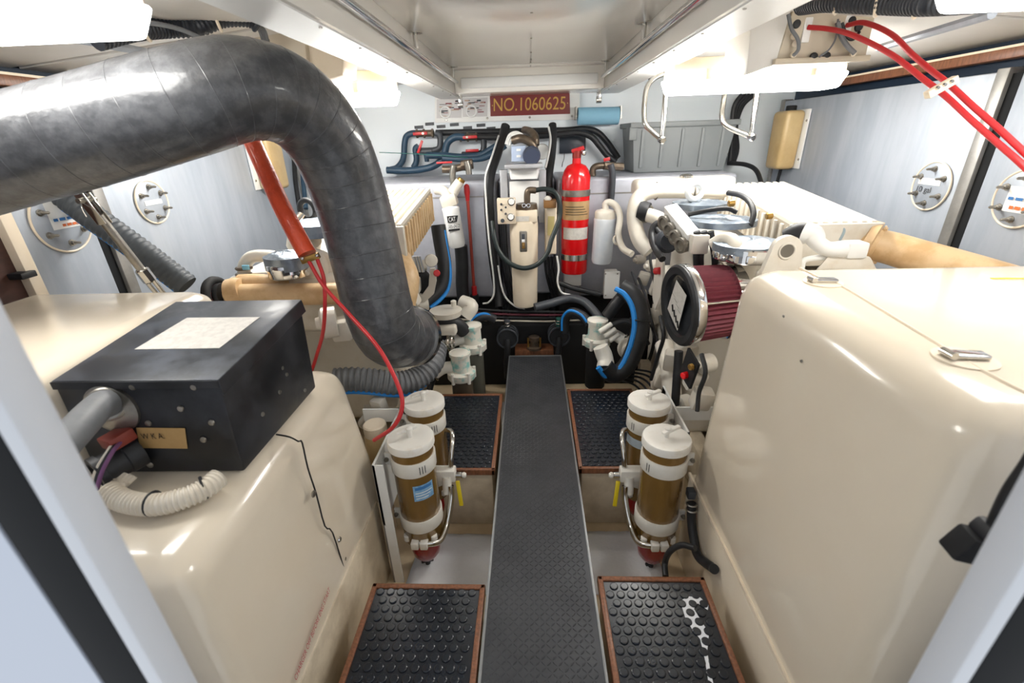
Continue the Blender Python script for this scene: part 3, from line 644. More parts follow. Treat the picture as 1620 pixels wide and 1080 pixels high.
# dark display panel on the bulkhead
dp = thing('display_panel', PY(905,243,YB), 'small dark flat panel on the bulkhead above the extinguisher', 'panel')
a = PY(885,243,3.57); MB().box((a.x,3.57,a.z),(PY(926,243,3.57).x,3.60,PY(885,216,3.57).z),.004).build('panel_case', mat('panel_dark','#2F3640',.35), dp)
MB().tube([PY(893,243,3.57),PY(892,252,3.56),PY(890,258,3.55),PY(889,264,3.55)], .003, 6).build('lead', black, dp)
MB().lathe(PY(921,238,3.567),(0,-1,0),[(.008,0),(.006,.006)],8).build('knob', steel, dp)
# grey storage tote on the right tank
tt = thing('storage_tote', PY(1065,275,3.3), 'grey plastic storage tote sitting on the right tank', 'storage box')
x0, x1 = .66, 1.29; zb, zt = 1.057, 1.345
MB().hexa([(x0+.02,3.22,zb),(x1-.03,3.22,zb),(x1-.03,3.54,zb),(x0+.02,3.54,zb),(x0-.01,3.20,zt),(x1+.01,3.20,zt),(x1+.01,3.56,zt),(x0-.01,3.56,zt)], .008).build('tote_body', greybin, tt)
MB().box((x0-.025,3.185,zt-.02),(x1+.025,3.57,zt+.012),.006).build('lid_rim', greybin, tt)
for k in range(5):
    x = x0+.05+k*.125; MB().hexa([(x,3.205,zb+.03),(x+.02,3.205,zb+.03),(x+.02,3.23,zb+.03),(x,3.23,zb+.03),(x,3.190,zt-.03),(x+.02,3.190,zt-.03),(x+.02,3.22,zt-.03),(x,3.22,zt-.03)], .003).build('rib', greybin, tt)
MB().box((x0-.03,3.19,zt-.09),(x0+.02,3.30,zt-.01),.006).build('handle_lug', greybin, tt)
# ------------------------------------------------------------------ hoses on the bulkhead
YH = 3.52
def hose(name, pts, r, material, label, cat='hose', group=None, rib=None, n=14, sub=6):
    o = MB().tube(pts, r, n, sub, rib=rib).build(name, material); return tag(o, label, cat, group)
H = lambda L_, y=YH: [PY(px,py,y) for px,py in L_]
gB = 'hoses along the far bulkhead'
hose('bulkhead_hose', H([(690,210),(740,209),(790,208),(845,207),(895,206),(925,204),(945,209),(960,224),(970,238),(978,250)],3.555), .021, black, 'upper black hose running across the bulkhead to the grey tote', group=gB)
hose('bulkhead_hose', H([(752,217),(800,217),(850,215),(890,212),(915,210),(935,216),(948,230),(960,245),(974,256)],3.455), .021, black, 'lower black hose running across the bulkhead below the first', group=gB)
hose('bulkhead_hose', H([(665,211),(652,211),(643,216),(640,228),(639,245),(636,256),(628,265),(618,268)],3.53), .021, hose_blue, 'blue-grey hose looping down from the leftmost valve', group=gB)
hose('bulkhead_hose', H([(662,231),(657,236),(659,250),(658,258),(654,265)],3.53), .021, hose_blue, 'short blue-grey hose dropping below the leftmost valve', group=gB)
hose('bulkhead_hose', H([(735,217),(720,217),(708,226),(703,245),(697,255),(685,263),(665,268),(640,270),(612,269)],3.45), .024, hose_blue, 'blue-grey hose sweeping from the second valve down to the left tank', group=gB)
hose('bulkhead_hose', H([(675,246),(700,246),(730,248),(760,245),(778,235),(795,226),(812,222)],3.40), .022, hose_blue, 'blue-grey hose rising to the centre pump', group=gB)
hose('bulkhead_hose', H([(700,250),(740,252),(765,250),(785,240),(800,230)],3.355), .020, hose_blue, 'second blue-grey hose beneath the one to the pump', group=gB)
hose('green_line', H([(600,241),(650,243),(700,246),(740,249)],3.32), .0025, mat('green_cord','#2E6F68',.6), 'thin green cord stretched across the bulkhead hoses', 'line')
def valve(px, py, y, label, hx=1, drop=True):
    t = thing('seacock_valve', PY(px,py,y), label, 'valve', 'bulkhead valves')
    c = PY(px,py,y)
    MB().cyl(c-V((.06,0,0)), c+V((.07,0,0)), .022, n=16, ch=.004).build('valve_body', bronze, t)
    for k in (-.05,.0,.06): MB().cyl(c+V((k-.006,0,0)), c+V((k+.006,0,0)), .029, n=8).build('union_nut', bronze, t)
    MB().obox(c+V((-.02*hx,-.04,.0)), (.10,.008,.02), (1,0,.03), (0,1,0), .003).build('lever_handle', red, t)
    MB().cyl(c, c+V((0,-.045,0)), .008, n=10).build('stem', steel_dull, t)
    if drop:
        e_ = c+V((.08,0,0)); MB().tube([e_, e_+V((.025,0,-.01)), e_+V((.03,0,-.05)), e_+V((.015,0,-.10)), e_+V((-.05,0,-.115))], .021, 14).build('elbow', darkgrey, t)
        c2 = c+V((.0,0,-.115)); MB().cyl(c2-V((.05,0,0)), c2+V((.05,0,0)), .024, n=14, ch=.004).build('tee', darkgrey, t)
        MB().cyl(c2, c2-V((0,0,.07)), .02, .016, n=14).build('drop_leg', hose_blue, t)
        MB().obox(c2+V((-.03*hx,-.04,.03)), (.09,.008,.018), (.5,0,1) if hx > 0 else (1,0,0), (0,1,0), .003).build('lever_handle', red, t)
    return t
valve(671,211,3.49,'bronze valve with red levers, leftmost on the bulkhead')
valve(740,217,3.46,'bronze valve with red levers left of the number plate',-1)
# tank-top pipework left: brass valve with thin red lever and elbows
vp = thing('tank_valve', PY(725,270,3.1), 'bronze elbow valve on the left tank above the striped filter', 'valve')
MB().tube(H([(700,268),(712,268),(722,266),(735,264),(745,268)],3.08), .022, bronze and 12).build('pipe_run', bronze, vp)
MB().tube(H([(718,262),(716,275),(717,290),(718,305)],2.97), .020, 12).build('drop_pipe', steel_dull, vp)
MB().tube(H([(738,255),(741,266),(742,276)],2.97), .019, 12).build('drop_pipe', steel_dull, vp)
MB().cyl(PY(730,262,3.07), PY(748,259,3.07), .030, n=8).build('hex_cap', bronze, vp)
MB().obox(PY(703,257,3.06), (.10,.006,.012), (1,0,.02), (0,1,0), .002).build('lever_handle', red, vp)
vr = thing('tank_valve', PY(965,270,3.1), 'dark bronze elbow valve on the right tank beside the extinguisher', 'valve')
MB().tube(H([(938,278),(938,268),(944,263),(958,262),(970,263)],3.08), .020, 12).build('pipe_run', bronze, vr)
MB().tube(H([(966,260),(969,275),(968,300),(966,322)],2.97), .020, 12).build('drop_pipe', darkgrey, vr)
MB().cyl(PY(955,262,3.07), PY(985,264,3.1), .024, n=8).build('union_nut', bronze, vr)
MB().obox(PY(960,252,3.06), (.04,.006,.02), (1,0,.2), (0,1,0), .002).build('lever_handle', red, vr)
# red sounding rod in front of the left tank
rr = thing('pull_rod', PY(746,470,2.95), 'long red pull rod with red grip in front of the left tank', 'rod')
MB().cyl(PY(740,318,2.955), PY(750,455,2.955), .010, n=12).build('rod', mat('rust_red','#9C3A2C',.5), rr)
MB().lathe(PY(738,291,2.955), PY(740,320,2.955)-PY(738,291,2.955), [(.006,0),(.017,.01),(.019,.05),(.014,.075),(.012,.10)], 16).build('grip', red, rr)
MB().cyl(PY(750,452,2.955), PY(751,468,2.955), .018, n=12, ch=.004).build('grip_end', red, rr)
MB().cyl(PY(750,466,2.955), PY(752,478,2.955), .03, n=12, ch=.004).build('foot', blackmat, rr)
# white spin-on filter with black emblem, left of the rod
cf = thing('spin_on_filter', PY(722,390,2.9), 'white spin-on filter with black CAT emblem in front of the left tank', 'filter')
t0, t1 = PY(712,325,2.88), PY(724,391,2.88); ax = (t1-t0).normalized(); Lc = (t1-t0).length; rc = .052
MB().lathe(t0, ax, [(.03,0),(rc,.012),(rc+.002,.02),(rc,.03),(rc,Lc-.02),(rc-.008,Lc-.004),(.02,Lc)], 32).build('canister', paper, cf)
MB().obox(t0-ax*.03, (.10,.07,.07), (1,0,.25), (0,1,0), .012).build('filter_head', engwhite, cf)
MB().tube([t0-ax*.04, PY(702,302,2.9), PY(690,300,2.92)], .03, 12).build('inlet', engwhite, cf)
MB().cyl(PY(716,305,2.9), PY(728,286,2.9), .034, .028, n=14).build('outlet_boss', engwhite, cf)
MB().cyl(PY(726,291,2.9), PY(731,283,2.9), .024, n=10).build('brass_cap', brass, cf)
def fq(px, py): return PY(px, py, 2.824)
o_ = fq(708.5,352.5); u_ = fq(726,350.5)-o_; w_ = fq(707,342)-o_
MB().prism([o_, o_+u_*.82, o_+u_+w_*.95, o_+w_], (0,-.002,0)).build('emblem', ink, cf)
text('emblem_text', 'CAT', o_+u_*.12+w_*.15, u_*.62, w_*.66, paper, cf, .0035)
o2 = fq(709.5,361.5); text('part_number', '385-0432', o2, fq(727,359.5)-o2, fq(709.5,356)-o2, ink, cf, .002)
o3 = fq(710,366); MB().prism([o3, o3+u_*1.02, o3+u_*1.02+w_*.3, o3+w_*.3], (0,-.002,0)).build('label_bar', ink, cf)
# flat black duct and pale blue band below it
hose('vertical_duct', [PY(729,388,2.93),PY(731,420,2.93),PY(731,450,2.93),PY(734,475,2.92),PY(742,492,2.9)], .042, black, 'wide black duct dropping below the emblem filter')
tk = thing('thick_hose', PY(690,470,2.5), 'thick black hose with blue edge curling beside the left engine', 'hose')
TP = [PY(693,356,2.62),PY(697,382,2.60),PY(703,420,2.57),PY(700,448,2.54),PY(688,465,2.5),PY(672,478,2.46)]
MB().tube(TP, .042, 18).build('hose_body', black, tk)
MB().tube([p_+V((.034,-.02,-.026)) for p_ in TP], .011, 8).build('blue_edge', blue, tk)
# ------------------------------------------------------------------ centre pump bracket, boxes, cream separator unit
cu = thing('pump_bracket', PY(828,310,2.98), 'grey bracket frame with pump and pale blue box in the centre', 'pump')
for px in (797,857): MB().box((PY(px,290,2.98).x-.02,2.93,.80),(PY(px,290,2.98).x+.025,2.98,PY(px,268,2.98).z),.003).build('bracket_upright', bracketgrey, cu)
a, b_ = PY(800,262,2.95), PY(858,258,2.95); MB().box((a.x,2.80,a.z-.01),(b_.x,3.0,a.z+.012),.004).build('shelf', bracketgrey, cu)
MB().box((a.x+.02,2.93,.84),(b_.x-.02,2.96,a.z-.09),.004).build('front_plate', white, cu)
MB().hexa([(a.x+.03,2.86,a.z-.075),(b_.x-.03,2.86,a.z-.075),(b_.x-.01,2.99,a.z-.02),(a.x+.01,2.99,a.z-.02),(a.x+.03,2.88,a.z-.01),(b_.x-.03,2.88,a.z-.01),(b_.x-.01,3.0,a.z-.01),(a.x+.01,3.0,a.z-.01)], .006).build('drip_tray', white, cu)
a, b_ = PY(810,255,2.95), PY(832,230,2.95); MB().box((a.x,2.88,a.z),(b_.x,2.98,b_.z),.006).build('relay_box', bluebox, cu)
for z_ in (.35,.75): MB().box((a.x+.03,2.876,a.z+(b_.z-a.z)*z_-.006),(b_.x-.03,2.881,a.z+(b_.z-a.z)*z_+.006)).build('box_label', paper, cu)
MB().cyl(PY(841,246,2.86), PY(841,246,3.0), .052, n=28, ch=.006).build('pump_motor', mat('pump_blue','#3A4258',.4), cu)
MB().torus(PY(841,246,2.865), (0,1,0), .042, .005, 28, 6).build('motor_ring', darkgrey, cu)
MB().tube([PY(812,222,2.95),PY(822,219,2.93),PY(832,221,2.93),PY(842,228,2.93),PY(846,238,2.94)], .024, 12).build('pump_pipe', bronze, cu)
MB().tube([PY(830,206,3.2),PY(838,208,3.05),PY(846,216,2.98),PY(847,230,2.96)], .024, 12).build('pump_pipe', bronze, cu)
MB().lathe(PY(858,240,3.3), (0,1,0), [(.02,0),(.045,.008),(.05,.03),(.05,.06)], 28).build('white_drum', white, cu)
for k in range(3): MB().tube([PY(800+3*k,228+k,2.95),PY(806+3*k,213+k,2.96),PY(818+2*k,209+k,2.97),PY(828+k,216,2.97)], .007, 8).build('white_lead', white, cu)
# cream separator unit
su = thing('separator_unit', PY(831,480,2.8), 'cream enamelled separator unit with sight glass and gauge panel', 'filter unit')
c0 = PY(831,480,2.80); cx = c0.x
MB().lathe((cx,2.80,.295), (0,0,1), [(.055,0),(.074,.01),(.078,.03),(.084,.36),(.086,.50),(.083,.545)], 36).build('cylinder', tan_unit, su)
p0, p1 = PY(788,355,2.745), PY(866,311,2.745)
MB().box((p0.x,2.72,p0.z+.005),(PY(816,330,2.745).x,2.76,p1.z),.005).build('gauge_panel', tan_unit, su)
MB().box((PY(816,330,2.745).x-.01,2.73,PY(830,352,2.745).z),(PY(850,330,2.745).x,2.85,PY(830,335,2.745).z+.01),.008).build('head_block', tan_unit, su)
o_ = PY(816,350.5,2.728); MB().prism([o_, PY(837,350,2.728), PY(837,342,2.728), PY(816,342,2.728)], (0,-.002,0)).build('data_plate', labelgrey, su)
for px,py,r_ in ((793,323,.007),(800,328,.006),(793,332,.007),(800,338,.007),(795,349,.012)): MB().lathe(PY(px,py,2.72),(0,-1,0),[(r_,0),(r_*.8,.008)],12).build('knob', darkgrey, su)
for px,py in ((809,319),(808,343)):
    g = MB().lathe(PY(px,py,2.72),(0,-1,0),[(.022,0),(.022,.008),(.018,.010)],20).build('gauge', steel, su)
    MB().lathe(PY(px,py,2.709),(0,-1,0),[(.0165,0),(.0165,.001)],18).build('gauge_face', paper, g)
MB().lathe(PY(833,330,2.80),(0,0,1),[(.03,-.03),(.062,-.02),(.066,0),(.062,.03),(.02,.035)],18).build('valve_head', bronze, su)
for px in (829,836): MB().torus(PY(px,325,2.73),(0,1,0),.010,.003,16,6).build('union_ring', chrome, su)
MB().tube([PY(834,322,2.80),PY(834,308,2.80),PY(837,301,2.80),PY(848,301,2.80)], .019, 12).build('elbow', bronze, su)
MB().tube([PY(846,301,2.80),PY(862,299,2.79),PY(878,304,2.78),PY(885,318,2.77),PY(886,340,2.76),PY(880,360,2.74),PY(872,380,2.72),PY(866,400,2.70),PY(850,418,2.69),PY(828,424,2.69),PY(806,416,2.70),PY(790,398,2.72),PY(782,375,2.74),PY(779,350,2.78)], .0145, 12).build('looping_hose', mat('green_black_hose','#1F2A2A',.4), su)
sg0, sg1 = PY(829,399,2.715), PY(829,365,2.715)
MB().hexa([(cx-.026,2.714,sg0.z),(cx+.02,2.714,sg0.z),(cx+.02,2.73,sg0.z),(cx-.026,2.73,sg0.z),(cx-.026,2.711,sg1.z),(cx+.02,2.711,sg1.z),(cx+.02,2.73,sg1.z),(cx-.026,2.73,sg1.z)], .012, 4).build('sight_glass_frame', steel_dull, su)
zz = sg1.z-sg0.z
for a_, b2, mt_ in ((.18,.48,amber),(.48,.62,paper),(.62,.86,darkgrey)): MB().box((cx-.012,2.706,sg0.z+zz*a_),(cx+.006,2.714,sg0.z+zz*b2),.002).build('sight_glass', mt_, su)
# second, smaller cream unit right of it with brown solenoid and yellow tag
s2 = thing('solenoid_unit', PY(873,400,2.85), 'small cream unit with brown solenoid between separator and extinguisher', 'valve')
a, b_ = PY(862,402,2.84), PY(878,348,2.84); MB().box((a.x,2.82,a.z),(b_.x+.01,2.92,PY(870,318,2.84).z),.012,3).build('body', tan_unit, s2)
a, b_ = PY(860,329,2.80), PY(880,316,2.80); MB().box((a.x,2.78,a.z),(b_.x,2.86,b_.z),.006).build('solenoid', mat('brown_solenoid','#8A6236',.4,0,.4,'#5E4224',20), s2)
MB().lathe(PY(867,316,2.80),(0,0,1),[(.02,0),(.022,.01),(.01,.022)],12).build('cap', pvc, s2)
o_ = PY(866,372,2.815); quad(o_, PY(876,372,2.815)-o_, PY(867,342,2.815)-o_, .002).build('yellow_tag', mat('yellow_tag','#D8C98A',.6), s2)
# ------------------------------------------------------------------ fire extinguisher
fe = thing('fire_extinguisher', PY(909,432,2.92), 'red fire extinguisher cylinder with silver bands and gold label', 'fire extinguisher')
ex, ey = PY(910,340,2.90).x, 2.90; ez = lambda py: PY(910,py,2.90).z
zb, zs, zn = ez(431), ez(276), ez(248); R_ = .0845
MB().lathe((ex,ey,zb), (0,0,1), [(.05,0),(R_-.006,.006),(R_,.02),(R_,zs-zb-.01),(R_-.012,zs-zb+.025),(.055,zs-zb+.05),(.026,zs-zb+.062),(.024,zn-zb)], 40).build('cylinder', extred, fe)
def band(p0, p1, material, name, rr=.0018, a0=None, a1=None):
    z0_, z1_ = ez(p0), ez(p1)
    if a0 is None: return MB().lathe((ex,ey,z0_),(0,0,1),[(R_+rr-.001,0),(R_+rr,.001),(R_+rr,z1_-z0_-.001),(R_+rr-.001,z1_-z0_)],40).build(name, material, fe)
    vs = []; n = 14
    for i in range(n+1):
        q_ = math.radians(a0+(a1-a0)*i/n)
        for z_ in (z0_, z1_): vs.append((ex+math.cos(q_)*(R_+rr), ey+math.sin(q_)*(R_+rr), z_))
    return MB().add(vs, [(2*i,2*i+2,2*i+3,2*i+1) for i in range(n)]).build(name, material, fe, 80)
band(309,299,steel_dull,'strap',.003); band(408,399,steel,'strap',.003)
band(345,316,goldplate,'gold_label',.001,-160,-20); band(375,357,labelgrey,'silver_label',.001,-150,-30)
for k in range(4): band(324+4*k,325+4*k,ink,'label_line',.0016,-140,-60+8*k)
MB().cyl((ex,ey,zn-.01),(ex,ey,zn+.035),.026,n=16,ch=.004).build('valve_neck', mat('valve_redbrown','#8E2A22',.4,.2), fe)
MB().obox((ex+.005,ey-.01,zn+.04),(.075,.03,.022),(1,-.2,.25),(0,1,0),.005).build('lever', red, fe)
MB().lathe((ex+.035,ey-.02,zn+.02),(.5,-1,0),[(.013,0),(.013,.012),(.010,.014)],14).build('gauge', steel, fe)
MB().box((ex-.06,2.93,zb-.10),(ex+.055,2.996,zb-.005),.006).build('wall_bracket', white, fe)
for x_ in (-.055,.05): MB().cyl((ex+x_,2.95,zb-.18),(ex+x_,2.95,zb),.004,n=8).build('bracket_wire', steel, fe)
# white spin-on filter right of the extinguisher and its pipe
wf = thing('spin_on_filter', PY(952,415,2.85), 'plain white spin-on filter right of the fire extinguisher', 'filter')
t0, t1 = PY(957,345,2.83), PY(951,416,2.83); ax = (t1-t0).normalized(); Lc = (t1-t0).length
MB().lathe(t0, ax, [(.04,-.005),(.064,.0),(.066,.01),(.064,.02),(.062,Lc-.02),(.054,Lc-.003),(.02,Lc)], 32).build('canister', mat('blue_white','#E3E8EE',.3,0,.25,'#B9CBE0',9), wf)
MB().lathe(t0-ax*.055, ax, [(.02,0),(.055,.01),(.062,.02),(.062,.055)], 28).build('filter_head', engwhite, wf)
MB().tube([t0-ax*.05, PY(958,322,2.83), PY(966,320,2.82), PY(976,328,2.8), PY(981,345,2.76), PY(978,370,2.72), PY(985,392,2.66), PY(1000,402,2.6)], .019, 12).build('white_pipe', engwhite, wf)
MB().torus(PY(975,380,2.70),(.5,-.5,.3),.024,.007,18,6).build('pipe_nut', engwhite, wf)
# white junction box low on the right
jb = thing('junction_box', PY(966,475,2.85), 'small white plastic junction box below the plain white filter', 'junction box')
a, b_ = PY(956,470,2.84), PY(979,430,2.84)
MB().box((a.x,2.84,a.z),(b_.x,2.92,b_.z),.006).build('case', pvc, jb); MB().box((a.x-.006,2.825,a.z-.006),(b_.x+.006,2.845,b_.z+.006),.005).build('cover', white, jb)
for px,py in ((958,467),(977,467),(958,433),(977,433)): MB().lathe(PY(px,py,2.825),(0,-1,0),[(.005,0),(.004,.003)],8).build('screw', steel_dull, jb)
# ------------------------------------------------------------------ vertical cable bundles and hoses around the centre
gC = 'vertical cables around the centre units'
hose('cable_bundle', [PY(800,199,3.38),PY(796,214,3.33),PY(786,245,3.1),PY(776,275,2.97),PY(773,310,2.95),PY(775,350,2.94),PY(778,390,2.93),PY(783,430,2.92),PY(788,460,2.9),PY(790,485,2.86)], .030, black, 'thick black cable bundle left of the cream separator', 'cable', gC)
hose('cable_bundle', [PY(874,197,3.38),PY(875,218,3.32),PY(872,250,3.15),PY(868,280,3.02),PY(869,310,3.0),PY(876,340,2.99)], .026, black, 'black cable bundle right of the pump bracket', 'cable', gC)
hose('white_wire', [PY(789,215,3.24),PY(779,245,3.01),PY(768,280,2.90),PY(769,320,2.90),PY(772,360,2.885),PY(776,400,2.875),PY(781,440,2.865),PY(781,466,2.85),PY(773,478,2.86),PY(764,480,2.87)], .006, white, 'white wire tied to the left cable bundle', 'cable', gC)
hose('white_wire', [PY(868,201,3.31),PY(871,222,3.22),PY(867,248,3.06),PY(863,265,2.99)], .007, white, 'white wire on the right cable bundle', 'cable', gC)
hose('white_wire', [PY(881,405,2.78),PY(884,425,2.78),PY(882,445,2.775),PY(888,462,2.77),PY(900,466,2.77),PY(912,468,2.77)], .006, white, 'white wire running under the extinguisher', 'cable', gC)
hose('white_wire', [PY(788,420,2.86),PY(793,450,2.85),PY(800,470,2.83),PY(815,484,2.8),PY(830,488,2.8)], .006, white, 'white wire curling under the separator', 'cable', gC)
for k in range(4):
    hose('black_cable', [PY(790+3*k,352,2.98-.026*k),PY(792+3*k,390,2.98-.026*k),PY(797+3*k,430,2.98-.026*k),PY(803+4*k,460,2.98-.026*k),PY(810+5*k,480,2.98-.026*k)], .0085, black, 'black cable %s left of the separator cylinder' % ('first','second','third','fourth')[k], 'cable', gC)
    hose('black_cable', [PY(862+5*k,406,2.985-.027*k),PY(864+5*k,430,2.985-.027*k),PY(870+4*k,455,2.985-.027*k),PY(876+4*k,472,2.985-.027*k)], .0095, black, 'black cable %s under the small cream unit' % ('first','second','third','fourth')[k], 'cable', gC)
hose('grey_hose', [PY(846,486,2.67),PY(870,480,2.70),PY(900,472,2.74),PY(922,476,2.7),PY(938,490,2.64),PY(950,506,2.58)], .026, darkgrey, 'dark grey hose arching under the separator toward the right strainer', 'hose')
hose('black_conduit', [PY(884,447,2.82),PY(905,455,2.81),PY(925,460,2.80),PY(950,466,2.79)], .017, black, 'black conduit running right below the extinguisher', 'cable', gC)
for k,(r_,mt_) in enumerate(((.0085,black),(.0075,mat('maroon_wire','#6A2A38',.5)),(.0085,black),(.006,loomwhite))):
    hose('harness_run', [PY(700,484+6*k,2.8),PY(745,488+6*k,2.8),PY(800,492+5*k,2.8),PY(860,493+5*k,2.8),PY(920,494+4*k,2.8)], r_, mt_, '%s wire of the harness crossing low between the tanks' % ('topmost black','maroon','lower black','pale tan')[k], 'cable', gC)
# crossbeam with recess shade in its black, shaft gear and seacocks beyond the walkway
tag(MB().box((-.72,2.86,FLZ),(.72,2.98,.13),.01).build('crossbeam', blackmat), 'crossbeam closing the bilge beyond the walkway, black for the recess shade', 'beam')
def pumpy(px, py, y, label, col):
    t = thing('bilge_pump', PY(px,py,y), label, 'pump', 'bilge pumps beyond the walkway'); c = PY(px,py,y)
    MB().cyl(c+V((0,-.03,0)), c+V((0,.07,0)), .065, n=24, ch=.008).build('pump_body', black, t)
    for k in range(3): MB().torus(c+V((0,-.03+.04*k,0)),(0,1,0),.066,.006,24,6).build('body_ring', darkgrey, t)
    MB().tube([c+V((0,-.03,0)),c+V((0,-.042,-.06)),c+V((-.01,-.042,-.16)),c+V((-.01,-.042,-.28))], .020, 12).build('suction_hose', black, t)
    MB().cyl(c+V((0,0,.06)), c+V((0,0,.12)), .02, n=10).build('port', col, t)
    for k in (0,1): MB().torus(c+V((0,0,.085+.02*k)),(0,0,1),.022,.004,14,6).build('hose_clamp', steel, t)
pumpy(803,533,2.74,'black bilge pump left of the shaft coupling',darkgrey)
pumpy(884,530,2.74,'black bilge pump right of the shaft coupling',mat('teal_port','#2E6E66',.5))
sc = thing('shaft_gland', PY(845,548,2.78), 'bronze gland fitting in the dark recess at the walkway end', 'fitting'); c = PY(845,540,2.78)
MB().lathe(c-V((0,0,.05)),(0,0,1),[(.05,0),(.05,.015),(.028,.02),(.028,.06),(.036,.061),(.036,.085),(.02,.09)],18).build('gland', bronze, sc)
for s_ in (-1,1): MB().cyl(c+V((.04*s_,-.01,-.05)),c+V((.04*s_,-.01,.03)),.007,n=8).build('bolt', brass, sc)
MB().box((c.x-.13,2.75,FLZ),(c.x+.13,2.86,c.z-.05),.005).build('wooden_pad', wood, sc)
# ================================================================== ENGINES
def ribbed_cooler(t, x0, x1, yf, yn, zf, zn, depth, side_mat, ribs=9):
    # long aftercooler: sloping lid with ribs along its length, fluted sides
    C = [(x0,yn,zn-depth),(x1,yn,zn-depth),(x1,yf,zf-depth),(x0,yf,zf-depth),(x0,yn,zn),(x1,yn,zn),(x1,yf,zf),(x0,yf,zf)]
    b = MB().hexa(C, .008).build('aftercooler', mat('cooler_groove_shade','#B9AE9C',.5,0,.4,'#A08F76',8), t)  # shade of the grooves between ribs put into the tan-grey body colour
    for k in range(ribs):
        x = x0+.012 + (x1-x0-.024)*k/(ribs-1)
        MB().hexa([(x-.0115,yn+.01,zn-.002),(x+.0115,yn+.01,zn-.002),(x+.0115,yf-.01,zf-.002),(x-.0115,yf-.01,zf-.002),(x-.009,yn+.012,zn+.012),(x+.009,yn+.012,zn+.012),(x+.009,yf-.012,zf+.012),(x-.009,yf-.012,zf+.012)]).build('lid_rib', engwhite, b)
    n = 14
    for k in range(n):
        q = (k+.5)/n; y = yn+(yf-yn)*q; z = zn+(zf-zn)*q
        for xs in (x0, x1):
            MB().box((xs-.008,y-.012,z-depth+.01),(xs+.008,y+.012,z-.012),.004).build('side_flute', side_mat, b)
    MB().box((x0-.012,yn-.012,zn-depth),(x1+.012,yn+.012,zn+.006),.004).build('end_flange', engwhite, b)
    return b
def bolts(t, pts, axis, r=.010, m_=None):
    for p_ in pts: MB().lathe(p_, axis, [(r,0),(r,.007),(r*.55,.0075),(r*.55,.013)], 6).build('bolt', m_ or steel_dull, t)
def eng_bits(t, pts, seed):
    # cast brackets, bosses and covers along an engine flank: each a small part
    random.seed(seed)
    for (p_, s_, kind) in pts:
        if kind == 'boss': MB().lathe(p_, (-1,-.4,0), [(s_,-.03),(s_,.02),(s_*.8,.028),(s_*.45,.03),(s_*.4,.045)], 16).build('boss', engwhite, t)
        elif kind == 'block': MB().obox(p_, (s_*1.5,s_*1.2,s_*1.8), (1,random.uniform(-.4,.4),random.uniform(-.3,.3)), (0,1,.2), s_*.22, 2).build('cast_bracket', engwhite, t)
        elif kind == 'pipe': MB().tube([p_, p_+V((0,-.02,-s_)), p_+V((-.03,-.03,-2*s_)), p_+V((-.02,0,-3.2*s_))], s_*.35, 12).build('cast_pipe', engwhite, t)
# ------------------------------------------------------------------ RIGHT ENGINE
re_ = thing('marine_engine', (1.05, 2.2, FLZ), 'white marine engine on the right behind the generator cover', 'engine', 'main engines')
MB().box((.74,1.95,-.12),(1.42,2.72,.58),.05,3).build('engine_block', engwhite, re_)
MB().box((.80,1.95,.55),(1.36,2.66,.80),.05,3).build('cylinder_heads', engwhite, re_)
MB().box((.78,1.6,FLZ),(.86,2.7,-.1),.01).build('engine_bed', cream_dirty, re_); MB().box((1.30,1.6,FLZ),(1.38,2.7,-.1),.01).build('engine_bed', cream_dirty, re_)
MB().box((.95,1.55,-.12),(1.42,1.98,.76),.05,3).build('flywheel_housing', engwhite, re_)
ribbed_cooler(re_, 1.035, 1.36, 2.64, 1.86, 1.025, .945, .16, engwhite)
# expansion tank and water pipe across the front
a, b_ = PY(1003,291,2.68), PY(1160,287,2.68)
MB().hexa([(a.x,2.62,a.z-.07),(b_.x,2.62,a.z-.05),(b_.x,2.78,a.z-.05),(a.x,2.78,a.z-.07),(a.x,2.62,a.z+.02),(b_.x,2.62,a.z+.03),(b_.x,2.78,a.z+.03),(a.x,2.78,a.z+.02)], .03, 4).build('expansion_tank', engwhite, re_)
MB().lathe(PY(1085,284,2.68),(0,0,1),[(.03,-.01),(.03,.01),(.036,.011),(.036,.022),(.02,.03)],16).build('filler_cap', steel, re_)
MB().tube([PY(1150,303,2.58),PY(1110,302,2.56),PY(1060,301,2.55),PY(1028,303,2.54),PY(1010,314,2.53),PY(1004,334,2.52),PY(1005,358,2.50),PY(1013,382,2.46),PY(1028,398,2.42)], .040, 18, 6).build('coolant_pipe', engwhite, re_)
for px,py in ((1038,302),(1096,302)): MB().torus(PY(px,py,2.555),(1,0,0),.042,.005,20,6).build('pipe_band', steel_dull, re_)
MB().tube([PY(1026,340,2.48),PY(1040,345,2.42),PY(1052,352,2.36),PY(1064,362,2.3)], .036, 16).build('coolant_pipe', engwhite, re_)
MB().torus(PY(1022,338,2.5), PY(1040,345,2.42)-PY(1022,338,2.5), .042, .009, 22, 8).build('hose_clamp', steel_dull, re_)
MB().lathe(PY(1017,334,2.5),(1,-.5,-.2),[(.05,-.02),(.052,.0),(.05,.03)],20).build('rubber_coupling', black, re_)
